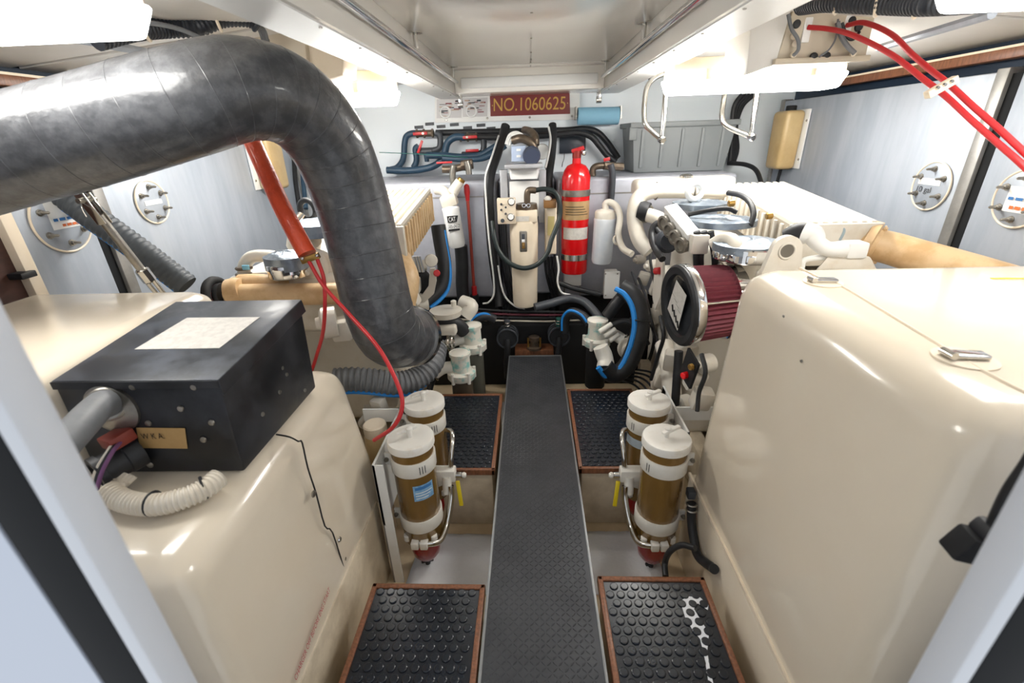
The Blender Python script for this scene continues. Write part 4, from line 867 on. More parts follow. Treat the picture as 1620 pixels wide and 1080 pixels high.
# lifting eyes
MB().torus(PY(1099,303,2.30),(.1,-1,.1),.034,.014,28,12).build('lifting_eye', white, re_)
def eye_plate(px, py, y, s_):
    c = PY(px,py,y); P_ = []
    for k in range(13):
        q = math.pi*k/12; P_.append(c+V((math.cos(q)*.055*s_,0,math.sin(q)*.055*s_)))
    P_ += [c+V((-.08*s_,0,-.11*s_)), c+V((.075*s_,0,-.11*s_))]
    MB().prism(P_, (0,.022,0)).build('lifting_plate', engwhite, re_)
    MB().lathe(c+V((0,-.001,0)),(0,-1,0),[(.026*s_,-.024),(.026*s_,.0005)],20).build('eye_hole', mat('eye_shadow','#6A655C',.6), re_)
    MB().torus(c+V((0,-.001,0)),(0,1,0),.028*s_,.004,24,6).build('eye_rim', engwhite, re_)
eye_plate(1245,397,1.60,.95)
# foil heat blankets over the turbo and manifold
def blanket(pts, y0, y1, h, seed, name='heat_blanket'):
    # pts: photo outline on a plane y0; swept back to y1 with a sagging quilted top
    random.seed(seed); n, m_ = 14, 10; A_,B_,C_,D_ = [V(p) for p in pts]; vs=[]
    for i in range(n+1):
        for j in range(m_+1):
            u, w_ = i/n, j/m_; p_ = A_*(1-u)*(1-w_)+B_*u*(1-w_)+C_*u*w_+D_*(1-u)*w_
            e_ = min(u,1-u,w_,1-w_); p_ = p_ + V((0,0,-h if e_ == 0 else h*.5*min(1,e_*4) + random.uniform(-.006,.006))); vs.append(p_)
    fs = [(i*(m_+1)+j,(i+1)*(m_+1)+j,(i+1)*(m_+1)+j+1,i*(m_+1)+j+1) for i in range(n) for j in range(m_)]
    base = len(vs); rim = [i*(m_+1) for i in range(n+1)] + [n*(m_+1)+j for j in range(1,m_+1)] + [i*(m_+1)+m_ for i in range(n-1,-1,-1)] + [j for j in range(m_-1,0,-1)]
    vs += [vs[i]-V((0,0,.06)) for i in rim]; k = len(rim)
    fs += [(rim[i], rim[(i+1)%k], base+(i+1)%k, base+i) for i in range(k)]
    return MB().add(vs, fs).build(name, shield, re_, 60)
def foil_disc(t, c, r, h, seed, band=None):
    # quilted foil lid: wavy dome over a round body
    random.seed(seed); n, m_ = 40, 7; vs = []; fs = []
    for j in range(m_+1):
        for k in range(n):
            q = 2*math.pi*k/n; rr = r*j/m_*(1+.03*math.sin(3*q+seed)); z = h*(1-(j/m_)**2)*.35 + (random.uniform(-.004,.004) if 0 < j < m_ else 0)
            vs.append(V(c)+V((math.cos(q)*rr, math.sin(q)*rr*.9, z)))
    for j in range(m_):
        for k in range(n): fs.append((j*n+k, j*n+(k+1)%n, (j+1)*n+(k+1)%n, (j+1)*n+k))
    b0 = len(vs); vs += [vs[m_*n+k]-V((0,0,h)) for k in range(n)]; fs += [(m_*n+k, m_*n+(k+1)%n, b0+(k+1)%n, b0+k) for k in range(n)]
    o = MB().add(vs, fs).build('heat_blanket', shield, t, 50)
    if band: MB().lathe(V(c)-V((0,0,h+.03)),(0,0,1),[(r*.90,0),(r*.93,.004),(r*.93,.05),(r*.9,.054)],36).build('clamp_band', chrome, t)
    return o
foil_disc(re_, PY(1108,320,2.32), .130, .025, 1)
foil_disc(re_, PY(1142,346,2.05), .140, .025, 2)
cT = PY(1187,383,1.80); foil_disc(re_, cT, .140, .03, 3, True)
for k in range(6):
    q = math.pi*(1.08+.16*k); MB().obox(cT+V((math.cos(q)*.136,math.sin(q)*.126,-.04)),(.035,.018,.03),(-math.sin(q),math.cos(q),0),(math.cos(q),math.sin(q),0),.004).build('foil_clip', chrome, re_)
MB().lathe(cT-V((0,0,.19)),(0,0,1),[(.03,0),(.04,.02),(.04,.11)],24).build('turbo_housing', engwhite, re_)
# manifold bar with round ports
p0, p1 = PY(1060,330,2.18), PY(1098,376,1.95)
MB().obox(p0.lerp(p1,.5)+V((0,0,.0)),((p1-p0).length,.06,.045),p1-p0,(1,0,.2),.006).build('manifold_bar', white, re_)
for k in range(4):
    c = p0.lerp(p1,(k+.5)/4)+V((-.035,-.01,-.045)); MB().lathe(c,(-1,-.5,-.1),[(.032,-.03),(.034,0),(.034,.012),(.024,.014),(.022,.005)],20).build('port_ring', steel_dull, re_)
MB().obox(PY(1105,385,1.93),(.07,.06,.08),(1,0,0),(0,1,0),.008).build('manifold_end', engwhite, re_)
for k,(x_,d_) in enumerate(((1102,0),(1113,-4),(1124,6))):
    MB().tube([PY(x_,366,1.93),PY(x_+3,385,1.93),PY(x_+d_,400,1.93),PY(x_+d_*1.2,418,1.93),PY(x_+d_,432,1.93)], .014, 12).build('breather_hose', black, re_)
MB().tube([PY(1128,387,1.85),PY(1145,378,1.82),PY(1158,380,1.78),PY(1164,392,1.74),PY(1165,404,1.72)], .026, 14).build('coolant_pipe', engwhite, re_)
MB().tube([PY(1090,339,2.1),PY(1120,333,2.05),PY(1150,330,2.02),PY(1166,336,2.0)], .010, 10).build('sensor_cable', black, re_)
MB().tube([PY(1152,305,2.2),PY(1172,309,2.12),PY(1186,320,2.04),PY(1192,338,1.98),PY(1187,357,1.95)], .012, 12).build('sensor_cable', black, re_)
for px,py in ((1152,322),(1212,342)): MB().cyl(PY(px,py,2.0),PY(px+10,py-1,2.0),.014,n=10,ch=.003).build('brass_sensor', brass, re_)
MB().tube([PY(1052,349,2.3),PY(1036,356,2.3),PY(1031,372,2.28),PY(1036,392,2.2),PY(1048,410,2.1)], .016, 12).build('breather_hose', black, re_)
MB().tube([PY(1036,360,2.3),PY(1048,372,2.26),PY(1058,370,2.2),PY(1070,366,2.15)], .014, 12).build('breather_hose', black, re_)
MB().lathe(PY(1056,382,2.2),(0,-1,.2),[(.03,-.05),(.055,-.04),(.055,.0),(.04,.01),(.04,.03)],18).build('fuel_pump', darkgrey, re_)
# aft outlet pipe, coupling and tan exhaust elbow
MB().tube([PY(1246,376,1.72),PY(1262,368,1.70),PY(1276,368,1.68)], .034, 16).build('rubber_coupling', black, re_)
MB().tube([PY(1272,368,1.68),PY(1286,372,1.66),PY(1295,385,1.64),PY(1310,394,1.63),PY(1335,394,1.63)], [.040,.036,.026,.026,.030], 16).build('outlet_pipe', white, re_)
MB().obox(PY(1350,394,1.64),(.07,.06,.055),(1,0,0),(0,1,0),.008).build('outlet_block', white, re_)
MB().hexa([PY(1290,428,1.62),PY(1388,428,1.62),PY(1388,428,1.75),PY(1290,428,1.75),PY(1310,405,1.62),PY(1376,405,1.62),PY(1376,405,1.75),PY(1310,405,1.75)], .008).build('aft_cover', engwhite, re_)
MB().tube([PY(1268,425,1.64),PY(1272,412,1.64),PY(1290,408,1.64),PY(1310,407,1.64)], .010, 10).build('drain_pipe', white, re_)
c = PX(1375,385,1.36); MB().lathe(c,(1,-.9,-.28),[(.06,-.10),(.07,-.02),(.088,-.015),(.088,.012),(.07,.016),(.064,.03)],28).build('exhaust_flange', tan, re_)
MB().tube([c, PX(1410,393,1.42), PX(1450,405,1.47), PX(1520,425,1.55), PX(1600,450,1.62)], .062, 22).build('exhaust_pipe', tan, re_)
bolts(re_, [c+V((.05*math.cos(a_),-.03,.07*math.sin(a_))) for a_ in (0,1.2,2.4,3.6,5)], (1,-.9,-.28), .012, tan)
MB().tube([PY(1330,355,1.86),PY(1335,365,1.85),PY(1328,380,1.85)], .006, 8).build('strap', mat('pale_strap','#9FB0B8',.5), re_)
# inboard flank: bosses, brackets, pipes
eng_bits(re_, [(PX(1030,420,.72),.035,'boss'),(PX(1018,440,.72),.045,'block'),(PX(1040,455,.72),.05,'block'),(PX(1012,410,.70),.03,'boss'),(PX(1035,500,.72),.05,'boss'),(PX(1048,560,.66),.06,'pipe'),(PX(1065,570,.66),.055,'block'),(PX(1085,560,.70),.06,'block'),(PX(1100,600,.68),.05,'block'),(PX(1110,630,.68),.05,'block'),(PX(1080,640,.68),.045,'boss'),(PX(1050,600,.66),.05,'block'),(PX(1115,575,.70),.04,'boss'),(PX(1000,395,.70),.045,'pipe'),(PX(1015,470,.74),.05,'block'),(PX(985,470,.72),.04,'block')], 4)
MB().tube([PX(1050,545,.672),PX(1058,575,.672),PX(1062,610,.672),PX(1064,640,.672)], .045, 16).build('cast_leg', engwhite, re_)
MB().cyl(PX(1074,555,.625),PX(1068,640,.625),.018,n=10).build('black_strut', black, re_)
MB().prism([PX(1088,550,.62),PX(1104,577,.62),PX(1090,615,.62),PX(1075,590,.62)], (.01,0,0)).build('black_bracket', blackmat, re_)
MB().lathe(PX(1082,594,.605),(-1,-.5,0),[(.014,-.02),(.014,.006),(.009,.010)],14).build('red_button', mat('red_button','#E8141C',.3), re_)
MB().lathe(PX(1095,580,.612),(-1,-.4,0),[(.014,0),(.012,.012),(.006,.014)],8).build('bolt', brass, re_)
P_ = [PX(1038,408,.63),PX(1048,415,.63),PX(1048,440,.63),PX(1044,470,.63),PX(1036,490,.63),PX(1032,470,.63),PX(1034,440,.63)]
MB().prism(P_, (.012,0,0)).build('stop_bracket', engwhite, re_)
MB().cyl(PX(1036,429,.61),PX(1045,428,.63),.018,n=14,ch=.004).build('red_stop_knob', red, re_)
# red cone air filter
af = thing('air_filter', PY(1100,480,1.75), 'round pleated red air filter with black rubber end cap', 'air filter')
c = V((.585,1.755,.658)); ax = V((1,.13,.05)).normalized(); RF = .152; LF = .212
vs=[]; fs=[]; n = 92; t_ = V((0,0,1)); e1 = ax.cross(t_).normalized(); e2 = ax.cross(e1)
for j,h_ in enumerate((.03,LF)):
    for k in range(n):
        q = 2*math.pi*k/n; r_ = (RF-.012*j)+(.004 if k%2 else -.009); vs.append(c+ax*h_+(e1*math.cos(q)+e2*math.sin(q))*r_)
fs=[(k,(k+1)%n,n+(k+1)%n,n+k) for k in range(n)]
MB().add(vs,fs).build('pleats', filt_red, af, 10)
MB().lathe(c,ax,[(RF*.80,.012),(RF*.84,0),(RF+.004,-.004),(RF+.012,.004),(RF+.012,.045),(RF+.004,.05)],48).build('end_cap', black, af)
MB().lathe(c,ax,[(RF+.013,.012),(RF+.0145,.014),(RF+.0145,.042),(RF+.013,.044)],48).build('front_band', chrome, af)
MB().lathe(c+ax*LF,ax,[(RF-.008,-.03),(RF+.004,-.028),(RF+.004,.015),(RF-.008,.017)],48).build('rear_band', chrome, af)
MB().lathe(c+ax*.012,ax,[(0,0),(RF*.80,0)],40).build('end_disc', darkgrey, af)
nrm = -ax; u_ = (V((0,0,1)) - nrm*nrm.z).normalized(); w_ = u_.cross(nrm); cc = c - ax*.001
R4 = [cc + u_*.105 + w_*.02, cc + u_*.03 - w_*.075, cc - u_*.105 - w_*.02, cc - u_*.03 + w_*.075]
R4 = [cc + (u_*a_ + w_*b2)*.150 for a_,b2 in ((.69,-.12),(.46,.52),(-.66,.16),(-.28,-.56))]
MB().prism(R4, -ax*.0012).build('paper_label', labelgrey, af)
mm = cc - ax*.0016
for k in range(4):
    p_ = mm + u_*(-.01-.017*k) + w_*(-.045+.019*k)
    MB().prism([p_, p_+u_*.006+w_*.014, p_-u_*.022+w_*.022, p_-u_*.028+w_*.010], -ax*.0006).build('emblem_stroke', ink, af)
    MB().prism([p_+u_*.05, p_+u_*.0515, p_+u_*.0415+w_*.03, p_+u_*.040+w_*.03], -ax*.0005).build('label_line', steel_dull, af)
for q in (-.35,2.5): MB().cyl(c+ax*.02+(e1*math.cos(q)+e2*math.sin(q))*(RF+.008), c+ax*(LF)+(e1*math.cos(q)+e2*math.sin(q))*(RF-.001), .005, n=8).build('tie_rod', steel, af)
# blue-striped black hose looping on the right
def striped(name, pts, r, label, off, mat_=None, rib=None, sr=.3):
    t = thing(name, pts[len(pts)//2], label, 'hose', 'blue-striped coolant hoses')
    MB().tube(pts, r, 18, 8, rib=rib).build('hose_body', mat_ or black, t)
    MB().tube([p_+V(off)*r*1.03 for p_ in pts], r*sr, 8).build('blue_stripe', blue, t); return t
striped('striped_hose', [PY(983,455,2.45),PY(998,464,2.42),PY(1010,485,2.38),(PY(1013,515,2.34)),PY(1005,550,2.30),PY(990,580,2.27),PY(970,592,2.25),PY(956,578,2.25)], .050, 'black coolant hose with blue stripe looping beside the right engine', (-.75,-.6,.1))
MB().torus(PY(1012,505,2.35),(.1,.2,1),.052,.005,22,6).build('cable_tie', black, bpy.data.objects['striped_hose'])
striped('striped_hose', [PY(893,525,2.66),PY(894,505,2.66),PY(905,494,2.64),PY(922,500,2.62),PY(932,512,2.6)], .030, 'short blue-striped hose arching left of the right strainer', (-.5,-.6,.6))
striped('striped_hose', [PY(742,520,2.66),PY(752,506,2.68),PY(768,500,2.7),PY(782,505,2.72)], .030, 'short blue-striped hose arching behind the left strainer', (-.2,-.6,.8))
striped('striped_hose', [PT(530,602,1.95),PT(558,600,1.96),PT(590,602,1.98),PT(630,606,2.02),PT(662,597,2.07),PT(683,575,2.12),PT(690,548,2.2)], .052, 'grey ribbed hose with blue stripe under the big exhaust hose', (.05,-.5,-.85), hose_grey, (.022,.003), .2)
# right sea strainer
def strainer(x, y, zt, h, body, label, s_):
    t = thing('sea_strainer', (x,y,zt-h), label, 'strainer', 'raw water strainers')
    MB().lathe((x,y,zt-h),(0,0,1),[(.055,0),(.06,.006),(.06,h)],28).build('cylinder', body, t)
    MB().lathe((x,y,zt),(0,0,1),[(.075,-.02),(.08,-.012),(.08,.02),(.055,.03),(.052,.12),(.06,.122),(.06,.14),(.05,.142),(.045,.125),(0,.125)],28).build('housing', teal, t)
    MB().lathe((x,y,zt+.122),(0,0,1),[(.056,0),(.057,.015),(.046,.02),(0,.021)],24).build('cap', pvc, t)
    for k in range(5):
        q = k*1.256+.4; MB().cyl((x+math.cos(q)*.075,y+math.sin(q)*.075,zt-.03),(x+math.cos(q)*.075,y+math.sin(q)*.075,zt+.035),.010,n=8).build('wing_bolt', pvc, t)
    MB().tube([V((x+s_*.04,y,zt+.05)),V((x+s_*.10,y-.01,zt+.045)),V((x+s_*.15,y-.03,zt+.02))], .034, 14).build('port_elbow', pvc, t)
    MB().torus(V((x+s_*.15,y-.03,zt+.02)),(s_,-.4,-.5),.038,.006,18,6).build('hose_clamp', steel, t)
    MB().box((x-.05,y-.05,FLZ+.014),(x+.05,y+.05,max(zt-h,FLZ+.03))).build('stand', cream_dirty, t)
    return t
p_ = PY(944,540,2.48); strainer(p_.x,2.48,p_.z,.30,blackmat,'black sea strainer with teal-stained head right of the walkway end',1)
p_ = PY(748,548,2.44); strainer(p_.x,2.44,p_.z,.34,olive,'tall olive sea strainer with teal-stained head left of the walkway',-1)
p_ = PY(733,592,2.27); strainer(p_.x-.01,2.27,p_.z,.24,mat('brown_strainer','#4E4438',.45),'shorter brown sea strainer nearer the left mat',-1)
# white pump body below the right loop
wp = thing('raw_water_pump', PY(975,560,2.42), 'white raw water pump under the looping right hose', 'pump')
MB().tube([PY(950,548,2.31),PY(955,560,2.30),PY(958,570,2.28),PY(958,580,2.26)], [.042,.046,.044,.05], 16).build('pump_elbow', pvc, wp)
MB().lathe(PY(996,552,2.40),(-.3,-1,.1),[(.03,-.06),(.066,-.05),(.07,0),(.05,.02),(.04,.05)],26).build('pump_body', engwhite, wp)
for k in range(3): MB().cyl(PY(948+8*k,525+7*k,2.38),PY(968+6*k,512+8*k,2.4),.015,n=10,ch=.004).build('wing_nut', pvc, wp)
MB().tube([PY(965,515,2.45),PY(990,508,2.45),PY(1010,520,2.42),PY(1025,545,2.4)], .016, 10).build('black_hose', black, wp)
MB().tube([PY(960,500,2.5),PY(975,480,2.5),PY(990,462,2.52)], .036, 12).build('black_hose', black, wp)
MB().box((.63,2.39,FLZ),(.69,2.45,PY(996,560,2.42).z-.05)).build('pump_stand', cream_dirty, wp)
for k in range(5):
    hose('bilge_cable', [V((0,0,.018*k))+p_ for p_ in (PY(978+7*k,602,2.36-.01*k),PY(998+7*k,606,2.31-.01*k),PY(1012+7*k,616,2.22-.01*k),PY(1022+7*k,634,2.13-.01*k))], .006, black, '%s of the black cables draped behind the right mat' % ('first','second','third','fourth','fifth')[k], 'cable', 'cables behind the right mat')
# ------------------------------------------------------------------ LEFT ENGINE
le = thing('marine_engine', (-.95, 2.2, FLZ), 'white marine engine on the left behind the big black hose', 'engine', 'main engines')
MB().box((-1.35,2.10,-.12),(-.68,2.74,.56),.05,3).build('engine_block', engwhite, le)
MB().box((-1.30,1.78,.54),(-.72,2.68,.80),.05,3).build('cylinder_heads', engwhite, le)
for x_ in (-1.32,-.76): MB().box((x_,1.75,FLZ),(x_+.08,2.7,-.1),.01).build('engine_bed', cream_dirty, le)
ribbed_cooler(le, -.80, -.545, 2.60, 1.92, 1.045, .965, .17, tan, 8)
c = PY(652,408,2.05); MB().lathe(V((-.62,1.98,.84)),(.55,-.6,-.25),[(.06,-.09),(.085,-.02),(.10,-.01),(.10,.012),(.085,.016)],28).build('exhaust_flange', tan, le)
MB().tube([V((-.62,1.99,.83)),V((-.58,1.93,.80)),V((-.55,1.88,.75)),V((-.56,1.84,.67)),V((-.58,1.82,.58))], [.07,.068,.066,.062,.06], 22).build('exhaust_elbow', tan, le)
# tan cross pipe and its flange
A, Bq = PY(372,467,1.72), PY(545,464,1.72)
MB().tube([A+V((-.02,.05,-.03)), A, A.lerp(Bq,.5), Bq, Bq+V((.2,.03,.0))], .044, 22).build('cross_pipe', tan, le)
MB().tube([A+V((0,.06,.02)), PY(410,450,1.78), PY(450,452,1.8), PY(470,462,1.82)], [.05,.045,.035,.03], 16).build('branch_pipe', tan, le)
MB().lathe(A+V((.01,.0,.01)),(-1,-.1,-.2),[(.052,-.03),(.062,-.01),(.062,.02),(.05,.025)],24).build('pipe_flange', tan, le)
MB().lathe(A+V((-.03,-.01,0)),(-1,-.05,-.2),[(.055,0),(.058,.01),(.055,.05)],24).build('rubber_coupling', black, le)
MB().torus(A+V((-.06,-.01,-.01)),(-1,-.05,-.2),.075,.018,28,10).build('black_collar', blackmat, le)
MB().lathe(A+V((-.05,-.02,0)),(-1,-.05,-.2),[(.0585,0),(.0595,.02)],24).build('red_band', mat('pink_band','#D06A64',.5), le)
# coolant bend with blue-flagged clamp
MB().tube([PY(386,436,1.85),PY(388,418,1.86),PY(400,406,1.87),PY(425,405,1.88),PY(445,408,1.9)], .026, 16).build('coolant_pipe', engwhite, le)
for k,py in ((0,424),(1,434)): MB().torus(PY(386,py,1.85),(0,.1,1),.028,.007,18,6).build('hose_clamp', bronze, le)
MB().obox(PY(389,423,1.82),(.03,.008,.02),(1,0,0),(0,1,0),.002).build('blue_flag', mat('pale_blue','#7FC1E0',.5), le)
# foil blanket and turbo
foil_disc(le, PZ(452,404,.90), .085, .05, 5, True)
foil_disc(le, PZ(505,352,.985), .12, .05, 6)
MB().lathe(PY(446,420,1.80),(0,0,1),[(.055,-.05),(.06,-.02),(.06,.02),(.045,.03)],22).build('turbo_band', chrome, le)
MB().lathe(PY(490,425,1.85),(-.2,-1,.3),[(.03,-.08),(.085,-.06),(.09,.0),(.06,.03),(.045,.04)],26).build('turbo_housing', engwhite, le)
MB().lathe(PY(485,395,2.0),(.1,-.4,1),[(.06,0),(.075,.04),(.05,.10),(.03,.11)],22).build('breather', engwhite, le)
MB().torus(PY(487,332,2.2),(-.3,-1,0),.045,.014,26,10).build('black_cap', black, le)
MB().cyl(PY(478,340,2.18),PY(470,350,2.15),.02,n=12).build('union', chrome, le)
MB().obox(PY(505,360,2.15),(.10,.06,.07),(1,-.3,.2),(0,1,0),.015).build('cast_bracket', engwhite, le)
# inboard flank by the walkway: alternator, brackets, stop knob
eng_bits(le, [(PX(665,420,-.6),.03,'boss'),(PX(655,450,-.62),.045,'block'),(PX(668,480,-.6),.04,'boss'),(PX(650,470,-.62),.05,'block'),(PX(640,640,-.68),.035,'boss'),(PX(600,640,-.68),.04,'block'),(PX(580,640,-.76),.04,'pipe'),(PX(620,630,-.68),.04,'block'),(PX(540,520,-.75),.05,'block'),(PX(520,510,-.78),.06,'boss')], 9)
MB().lathe(PY(682,412,2.3),(.3,-1,.1),[(.03,-.02),(.034,0),(.03,.012),(.012,.014)],18).build('filler_cap', engwhite, le)
P_ = [PY(680,425,2.3),PY(688,424,2.3),PY(690,445,2.3),PY(686,465,2.3),PY(672,478,2.3),PY(655,472,2.3),PY(652,462,2.3),PY(668,466,2.3),PY(678,452,2.3)]
MB().prism(P_, (0,.015,0)).build('stop_bracket', engwhite, le)
MB().cyl(PY(691,432,2.28),PY(691,432,2.32),.018,n=14,ch=.004).build('red_stop_knob', red, le)
for k in range(3): MB().cyl(PY(655+4*k,405,2.25),PY(660+5*k,430,2.25),.008,n=8).build('injector_line', steel, le)
MB().lathe(PY(665,445,2.35),(.3,-1,0),[(.04,-.05),(.06,-.04),(.06,.03),(.04,.04)],20).build('alternator', blackmat, le)
MB().box((-.62,2.30,.30),(-.42,2.46,.36),.015,3).build('coolant_housing', engwhite, le)
MB().lathe(PY(718,484,2.38),(0,0,1),[(.015,0),(.016,.03),(.008,.035)],12).build('coolant_bleed', engwhite, le)
MB().lathe(PY(705,490,2.36),(0,0,-1),[(.09,0),(.085,.03),(.06,.04)],22).build('housing_rim', engwhite, le)
MB().tube([PY(680,510,2.36),PY(700,506,2.36),PY(722,512,2.38),PY(735,525,2.4)], .040, 14).build('black_hose', black, le)
MB().tube([PY(735,500,2.5),PY(745,485,2.52),PY(730,478,2.55)], .045, 14).build('water_elbow', engwhite, le)
for k in range(2): MB().torus(PY(710+6*k,540,2.36),(1,0,0),.042,.007,20,6).build('hose_clamp', steel, le)
MB().tube([PY(690,560,2.3),PY(688,590,2.28),PY(680,615,2.26),PY(678,640,2.22)], .018, 10).build('black_hose', black, le)

# loose engine-side wiring beside the right engine
gW = 'wiring on the right engine flank'
W_ = [([(1010,440),(1022,470),(1030,505),(1040,540),(1052,575)],.685,.009),([(1025,500),(1035,530),(1030,560),(1018,590)],.715,.010),([(1045,500),(1050,530),(1042,560),(1030,600)],.585,.009),([(1000,430),(1008,460),(1000,500),(1005,530)],.60,.008),([(1028,395),(1030,420),(1036,450),(1034,480)],.66,.008),([(1110,560),(1116,590),(1106,620),(1103,650)],.60,.008)]
for k,(L_,x_,r_) in enumerate(W_):
    hose('engine_wire', [PX(px,py,x_) for px,py in L_], r_, black, '%s black lead hanging on the inboard side of the right engine' % ('first','second','third','fourth','fifth','sixth')[k], 'cable', gW)
# ================================================================== GEAR UNDER THE CEILING
# right junction box with cable glands, hinge plate and cables
jx = thing('cable_box', (1.02,1.9,1.66), 'beige cable junction box hanging right of the ceiling beam', 'junction box')
MB().hexa([(.86,1.88,1.506),(1.165,1.88,1.510),(1.165,2.1,1.51),(.86,2.1,1.506),(.88,1.86,1.665),(1.15,1.86,1.665),(1.15,2.1,1.70),(.88,2.1,1.70)], .006).build('box_body', mat('beige_box','#C9BDA8',.4,0,.15,'#B3A68F',5), jx)
MB().hexa([(.775,1.90,1.475),(.862,1.88,1.503),(.862,2.1,1.503),(.775,2.12,1.475),(.765,1.90,1.62),(.88,1.87,1.67),(.88,2.1,1.67),(.765,2.12,1.62)], .003).build('hinged_cover', ceilside, jx)
MB().box((.85,1.86,1.50),(1.17,1.885,1.518),.004).build('bottom_lip', mat('beige_box','#C9BDA8'), jx)
fz = lambda px, py: PY(px, py, 1.868)
for px,py in ((1260,38),(1347,33),(1358,43),(1287,90),(1307,89)): MB().lathe(fz(px,py),(0,-1,0),[(.014,0),(.012,.006),(.006,.008)],14).build('grommet', black, jx)
for px,py in ((1277,44),(1341,40)): MB().obox(fz(px,py),(.026,.008,.085),(1,0,0),(0,1,0),.002).build('clamp_plate', white, jx)
for px,py in ((1254,58),(1256,70),(1254,87),(1348,85)): MB().lathe(fz(px,py),(0,-1,0),[(.010,0),(.010,.008),(.006,.010)],12).build('gland', tan_unit, jx)
for L_, r_, m_ in (([(1247,22),(1252,45),(1262,62),(1263,78),(1255,88)],.006,hose_grey),([(1326,30),(1322,60),(1312,78),(1296,90)],.003,hose_grey),([(1325,35),(1330,55),(1340,72),(1352,84)],.008,hose_grey),([(1332,36),(1340,58),(1350,62),(1360,50)],.005,black)):
    MB().tube([PY(px,py,1.84) for px,py in L_], r_, 8).build('grey_cable', m_, jx)
for k, L_ in enumerate(([(1278,43,1.865),(1312,46,1.82),(1350,56,1.74),(1410,86,1.62),(1462,126,1.52),(1496,152,1.46),(1537,190,1.38),(1586,233,1.29),(1620,263,1.23),(1700,340,1.12)],[(1340,40,1.865),(1368,36,1.80),(1410,54,1.70),(1440,83,1.62),(1470,109,1.55),(1500,132,1.48),(1537,166,1.40),(1575,199,1.33),(1615,236,1.26),(1700,315,1.13)])):
    hose('red_cable', [PY(*q) for q in L_], .0076, redcable, ('lower' if k == 0 else 'upper') + ' red battery cable running from the beige box to the right edge', 'cable', 'red battery cables', n=12)
cl = MB().obox(PY(1489,138,1.44),(.075,.022,.02),PY(1505,130,1.44)-PY(1473,148,1.44),(0,1,0),.003).build('cable_clamp', tan_unit)
tag(cl, 'small cream clamp holding the two red cables together', 'clamp')
for px,py in ((1483,139),(1494,134),(1505,129)): MB().lathe(PY(px,py,1.428),(0,-1,0),[(.005,0),(.004,.005)],8).build('screw', steel, cl)
# left beige boxes above the hose
lj = thing('cable_box', (-.9,1.9,1.66), 'beige cable box above the black hose on the left', 'junction box')
MB().hexa([(-1.14,1.88,1.51),(-.80,1.88,1.51),(-.80,2.1,1.51),(-1.14,2.1,1.51),(-1.12,1.86,1.665),(-.78,1.86,1.665),(-.76,2.1,1.70),(-1.12,2.1,1.70)], .006).build('box_body', mat('beige_box','#C9BDA8'), lj)
MB().hexa([(-.80,1.90,1.50),(-.70,1.95,1.53),(-.70,2.1,1.53),(-.80,2.1,1.50),(-.79,1.88,1.665),(-.66,1.93,1.665),(-.66,2.1,1.69),(-.79,2.1,1.69)], .003).build('hinged_cover', tan_unit, lj)
MB().lathe(PY(422,64,1.868),(0,-1,0),[(.014,0),(.012,.006)],12).build('grommet', black, lj)
# conduits under the ceiling
gD = 'black conduits under the ceiling'
hose('ceiling_conduit', [PY(150,62,1.35),PY(210,48,1.45),PY(262,44,1.55),PY(310,42,1.6),PY(350,28,1.65),PY(392,28,1.7),PY(410,40,1.72)], .026, conduit, 'black corrugated conduit above the big hose on the left', 'cable', gD, rib=(.012,.0015), n=14)
for k,(px,py,y) in enumerate(((228,46,1.48),(343,32,1.64))): tag(MB().torus(PY(px,py,y),(1,.5,.2),.028,.005,20,6).build('cable_tie', tan_unit), 'cream cable tie around the left conduit, %s' % ('nearer the light','nearer the beam')[k], 'cable tie', 'conduit ties')
for k in range(3): hose('grey_cable', [PY(395+3*k,35+2*k,1.72),PY(408+4*k,45,1.74),PY(414+4*k,58,1.76),PY(418+3*k,75,1.78)], .005, hose_grey, '%s thin grey lead dropping from the left conduit' % ('first','second','third')[k], 'cable', 'leads from the left conduit')
hose('grey_cable', [PY(205,34,1.40),PY(250,38,1.46),PY(290,48,1.52),PY(325,64,1.56)], .006, hose_grey, 'thin grey cable running beside the left conduit', 'cable', 'leads from the left conduit')
hose('ceiling_conduit', [PY(1270,8,1.74),PY(1310,2,1.6),PY(1380,3,1.45),PY(1430,4,1.36),PY(1480,3,1.26),PY(1560,-4,1.16),PY(1660,-14,1.06)], .026, conduit, 'black corrugated conduit at the top right of the view', 'cable', gD, rib=(.012,.0015), n=14)
for k,(px,py,y) in enumerate(((1325,2,1.565),(1390,4,1.43),(1452,5,1.32))): tag(MB().torus(PY(px,py,y),(1,-.8,0),.028,.005,20,6).build('cable_tie', tan_unit), 'cream cable tie around the right conduit, %s from the left' % ('first','second','third')[k], 'cable tie', 'conduit ties')
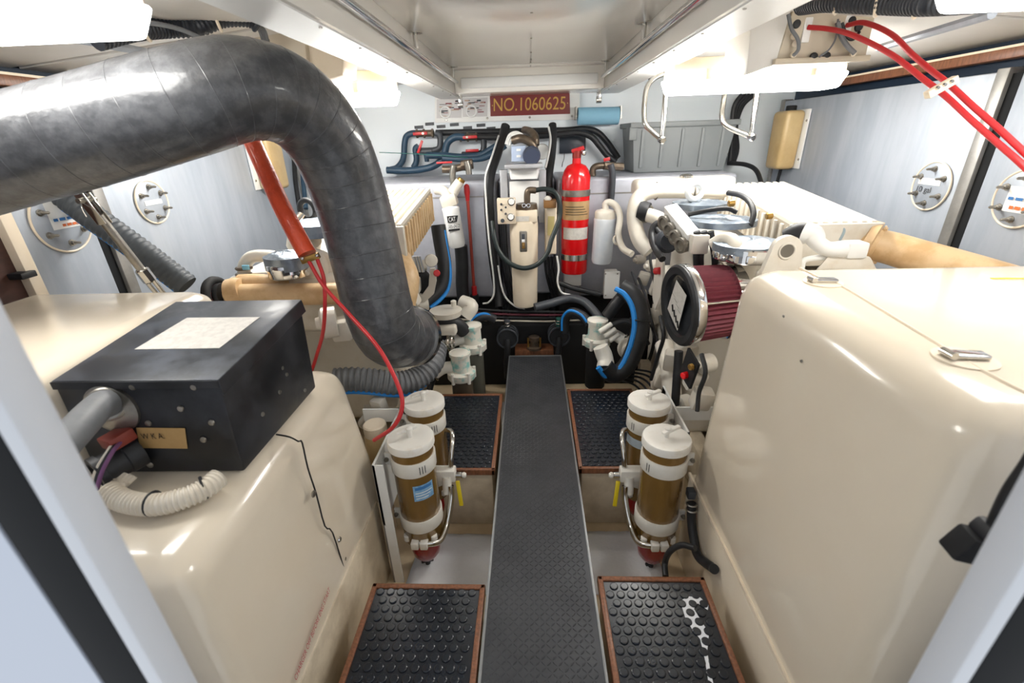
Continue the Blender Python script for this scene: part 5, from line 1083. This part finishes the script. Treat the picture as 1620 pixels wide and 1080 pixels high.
# stainless hanging hoops in front of the tote
for k,(L_) in enumerate(([(1056,114),(1035,124),(1024,138),(1020,160),(1019,185),(1022,198),(1034,210),(1047,221)],[(1150,96),(1146,148),(1144,165),(1142,182),(1146,196),(1160,205),(1175,211),(1189,217)])):
    t = thing('hanging_hoop', PY(L_[-1][0],L_[-1][1],2.5), ('left' if k == 0 else 'right') + ' stainless tube hoop hanging in front of the grey tote', 'hanger', 'stainless hanging hoops')
    MB().tube([PY(px,py,2.62-.02*i) for i,(px,py) in enumerate(L_)], .0125, 12).build('bent_tube', steel, t)
    MB().cyl(PY(L_[0][0],L_[0][1],2.62)-V((0,0,.01)), V((PY(L_[0][0],L_[0][1],2.62).x,2.62,1.70)), .0125, n=12).build('ceiling_tube', steel, t)
    e_ = L_[-1]; tp = (1058,92) if k == 0 else (1203,98)
    MB().tube([PY(e_[0],e_[1],2.46), PY((e_[0]+tp[0])/2,(e_[1]+tp[1])/2,2.47), PY(tp[0],tp[1],2.5)], .0125, 12, 2).build('upright_tube', steel, t)
    MB().lathe(PY(e_[0],e_[1],2.45),(.2,-1,-.2),[(.018,-.01),(.018,.01),(.012,.016)],16).build('end_cap', chrome, t)
hose('rail_tube', [PY(1056,114,2.6),PY(1050,112,2.7),PY(1040,118,2.8),PY(1030,124,2.95)], .016, black, 'black rubber sleeve above the left hoop', 'tube')
# yellowed jugs on the tank walls
def jug_thing(sg, y, z, label):
    x = XW*sg; t = thing('wall_tank', (x,y,z-.2), label, 'bottle', 'plastic tanks on the side walls')
    a_, b2 = sorted((x-sg*.004, x-sg*.014)); MB().box((a_,y-.115,z-.175),(b2,y+.095,z+.165),.003).build('mount_board', white, t)
    a_, b2 = sorted((x-sg*.016, x-sg*.13)); MB().hexa([(a_,y-.08,z-.18),(b2,y-.08,z-.18),(b2,y+.09,z-.18),(a_,y+.09,z-.18),(a_,y-.09,z+.16),(b2,y-.09,z+.16),(b2,y+.10,z+.16),(a_,y+.10,z+.16)], .026, 4).build('tank_body', jug, t)
    MB().lathe((x-sg*.07,y,z+.155),(0,0,1),[(.03,0),(.03,.03),(.024,.034)],16).build('filler_neck', blackmat, t)
    for z_ in (-.12,.10): MB().lathe((x-sg*.014,y-.10,z+z_),(-sg,0,0),[(.008,0),(.006,.004)],8).build('screw', steel_dull, t)
    MB().tube([V((x-sg*.06,y,z-.175)),V((x-sg*.06,y+.01,z-.23)),V((x-sg*.05,y+.05,z-.34))], .010, 10).build('outlet_hose', black, t)
jug_thing(1, 3.24, 1.235, 'yellowed plastic tank on the right wall by the post')
jug_thing(-1, 3.0, 1.22, 'yellowed plastic tank on the left wall behind the orange sleeve')
# dark cables in the right far corner
for k in range(4):
    hose('corner_cable', [PY(1192-6*k,150,3.56-.038*k),PY(1174-4*k,168,3.56-.038*k),PY(1164-2*k,200,3.56-.038*k),PY(1166-3*k,235,3.56-.038*k),PY(1160-2*k,258,3.56-.038*k)], .016, black, '%s thick black cable in the far right corner behind the hoop' % ('rightmost','second','third','leftmost')[k], 'cable', 'corner cables')
hose('corner_cable', [PY(1152,258,3.4),PY(1178,260,3.3),PY(1195,268,3.2),PY(1203,285,3.1),PY(1206,300,3.0)], .014, black, 'black cable arching beside the tote toward the right engine', 'cable', 'corner cables')
for k in range(2):
    hose('corner_cable', [PY(465+12*k,250,3.4),PY(468+12*k,290,3.3),PY(474+10*k,330,3.2)], .016, black if k == 0 else hose_blue, ('black' if k == 0 else 'blue') + ' line on the far left behind the orange sleeve', 'cable', 'corner cables')
for o in LOCALS:
    if '_local' in o: del o['_local']
for o in bpy.data.objects:
    if '_local' in o: del o['_local']
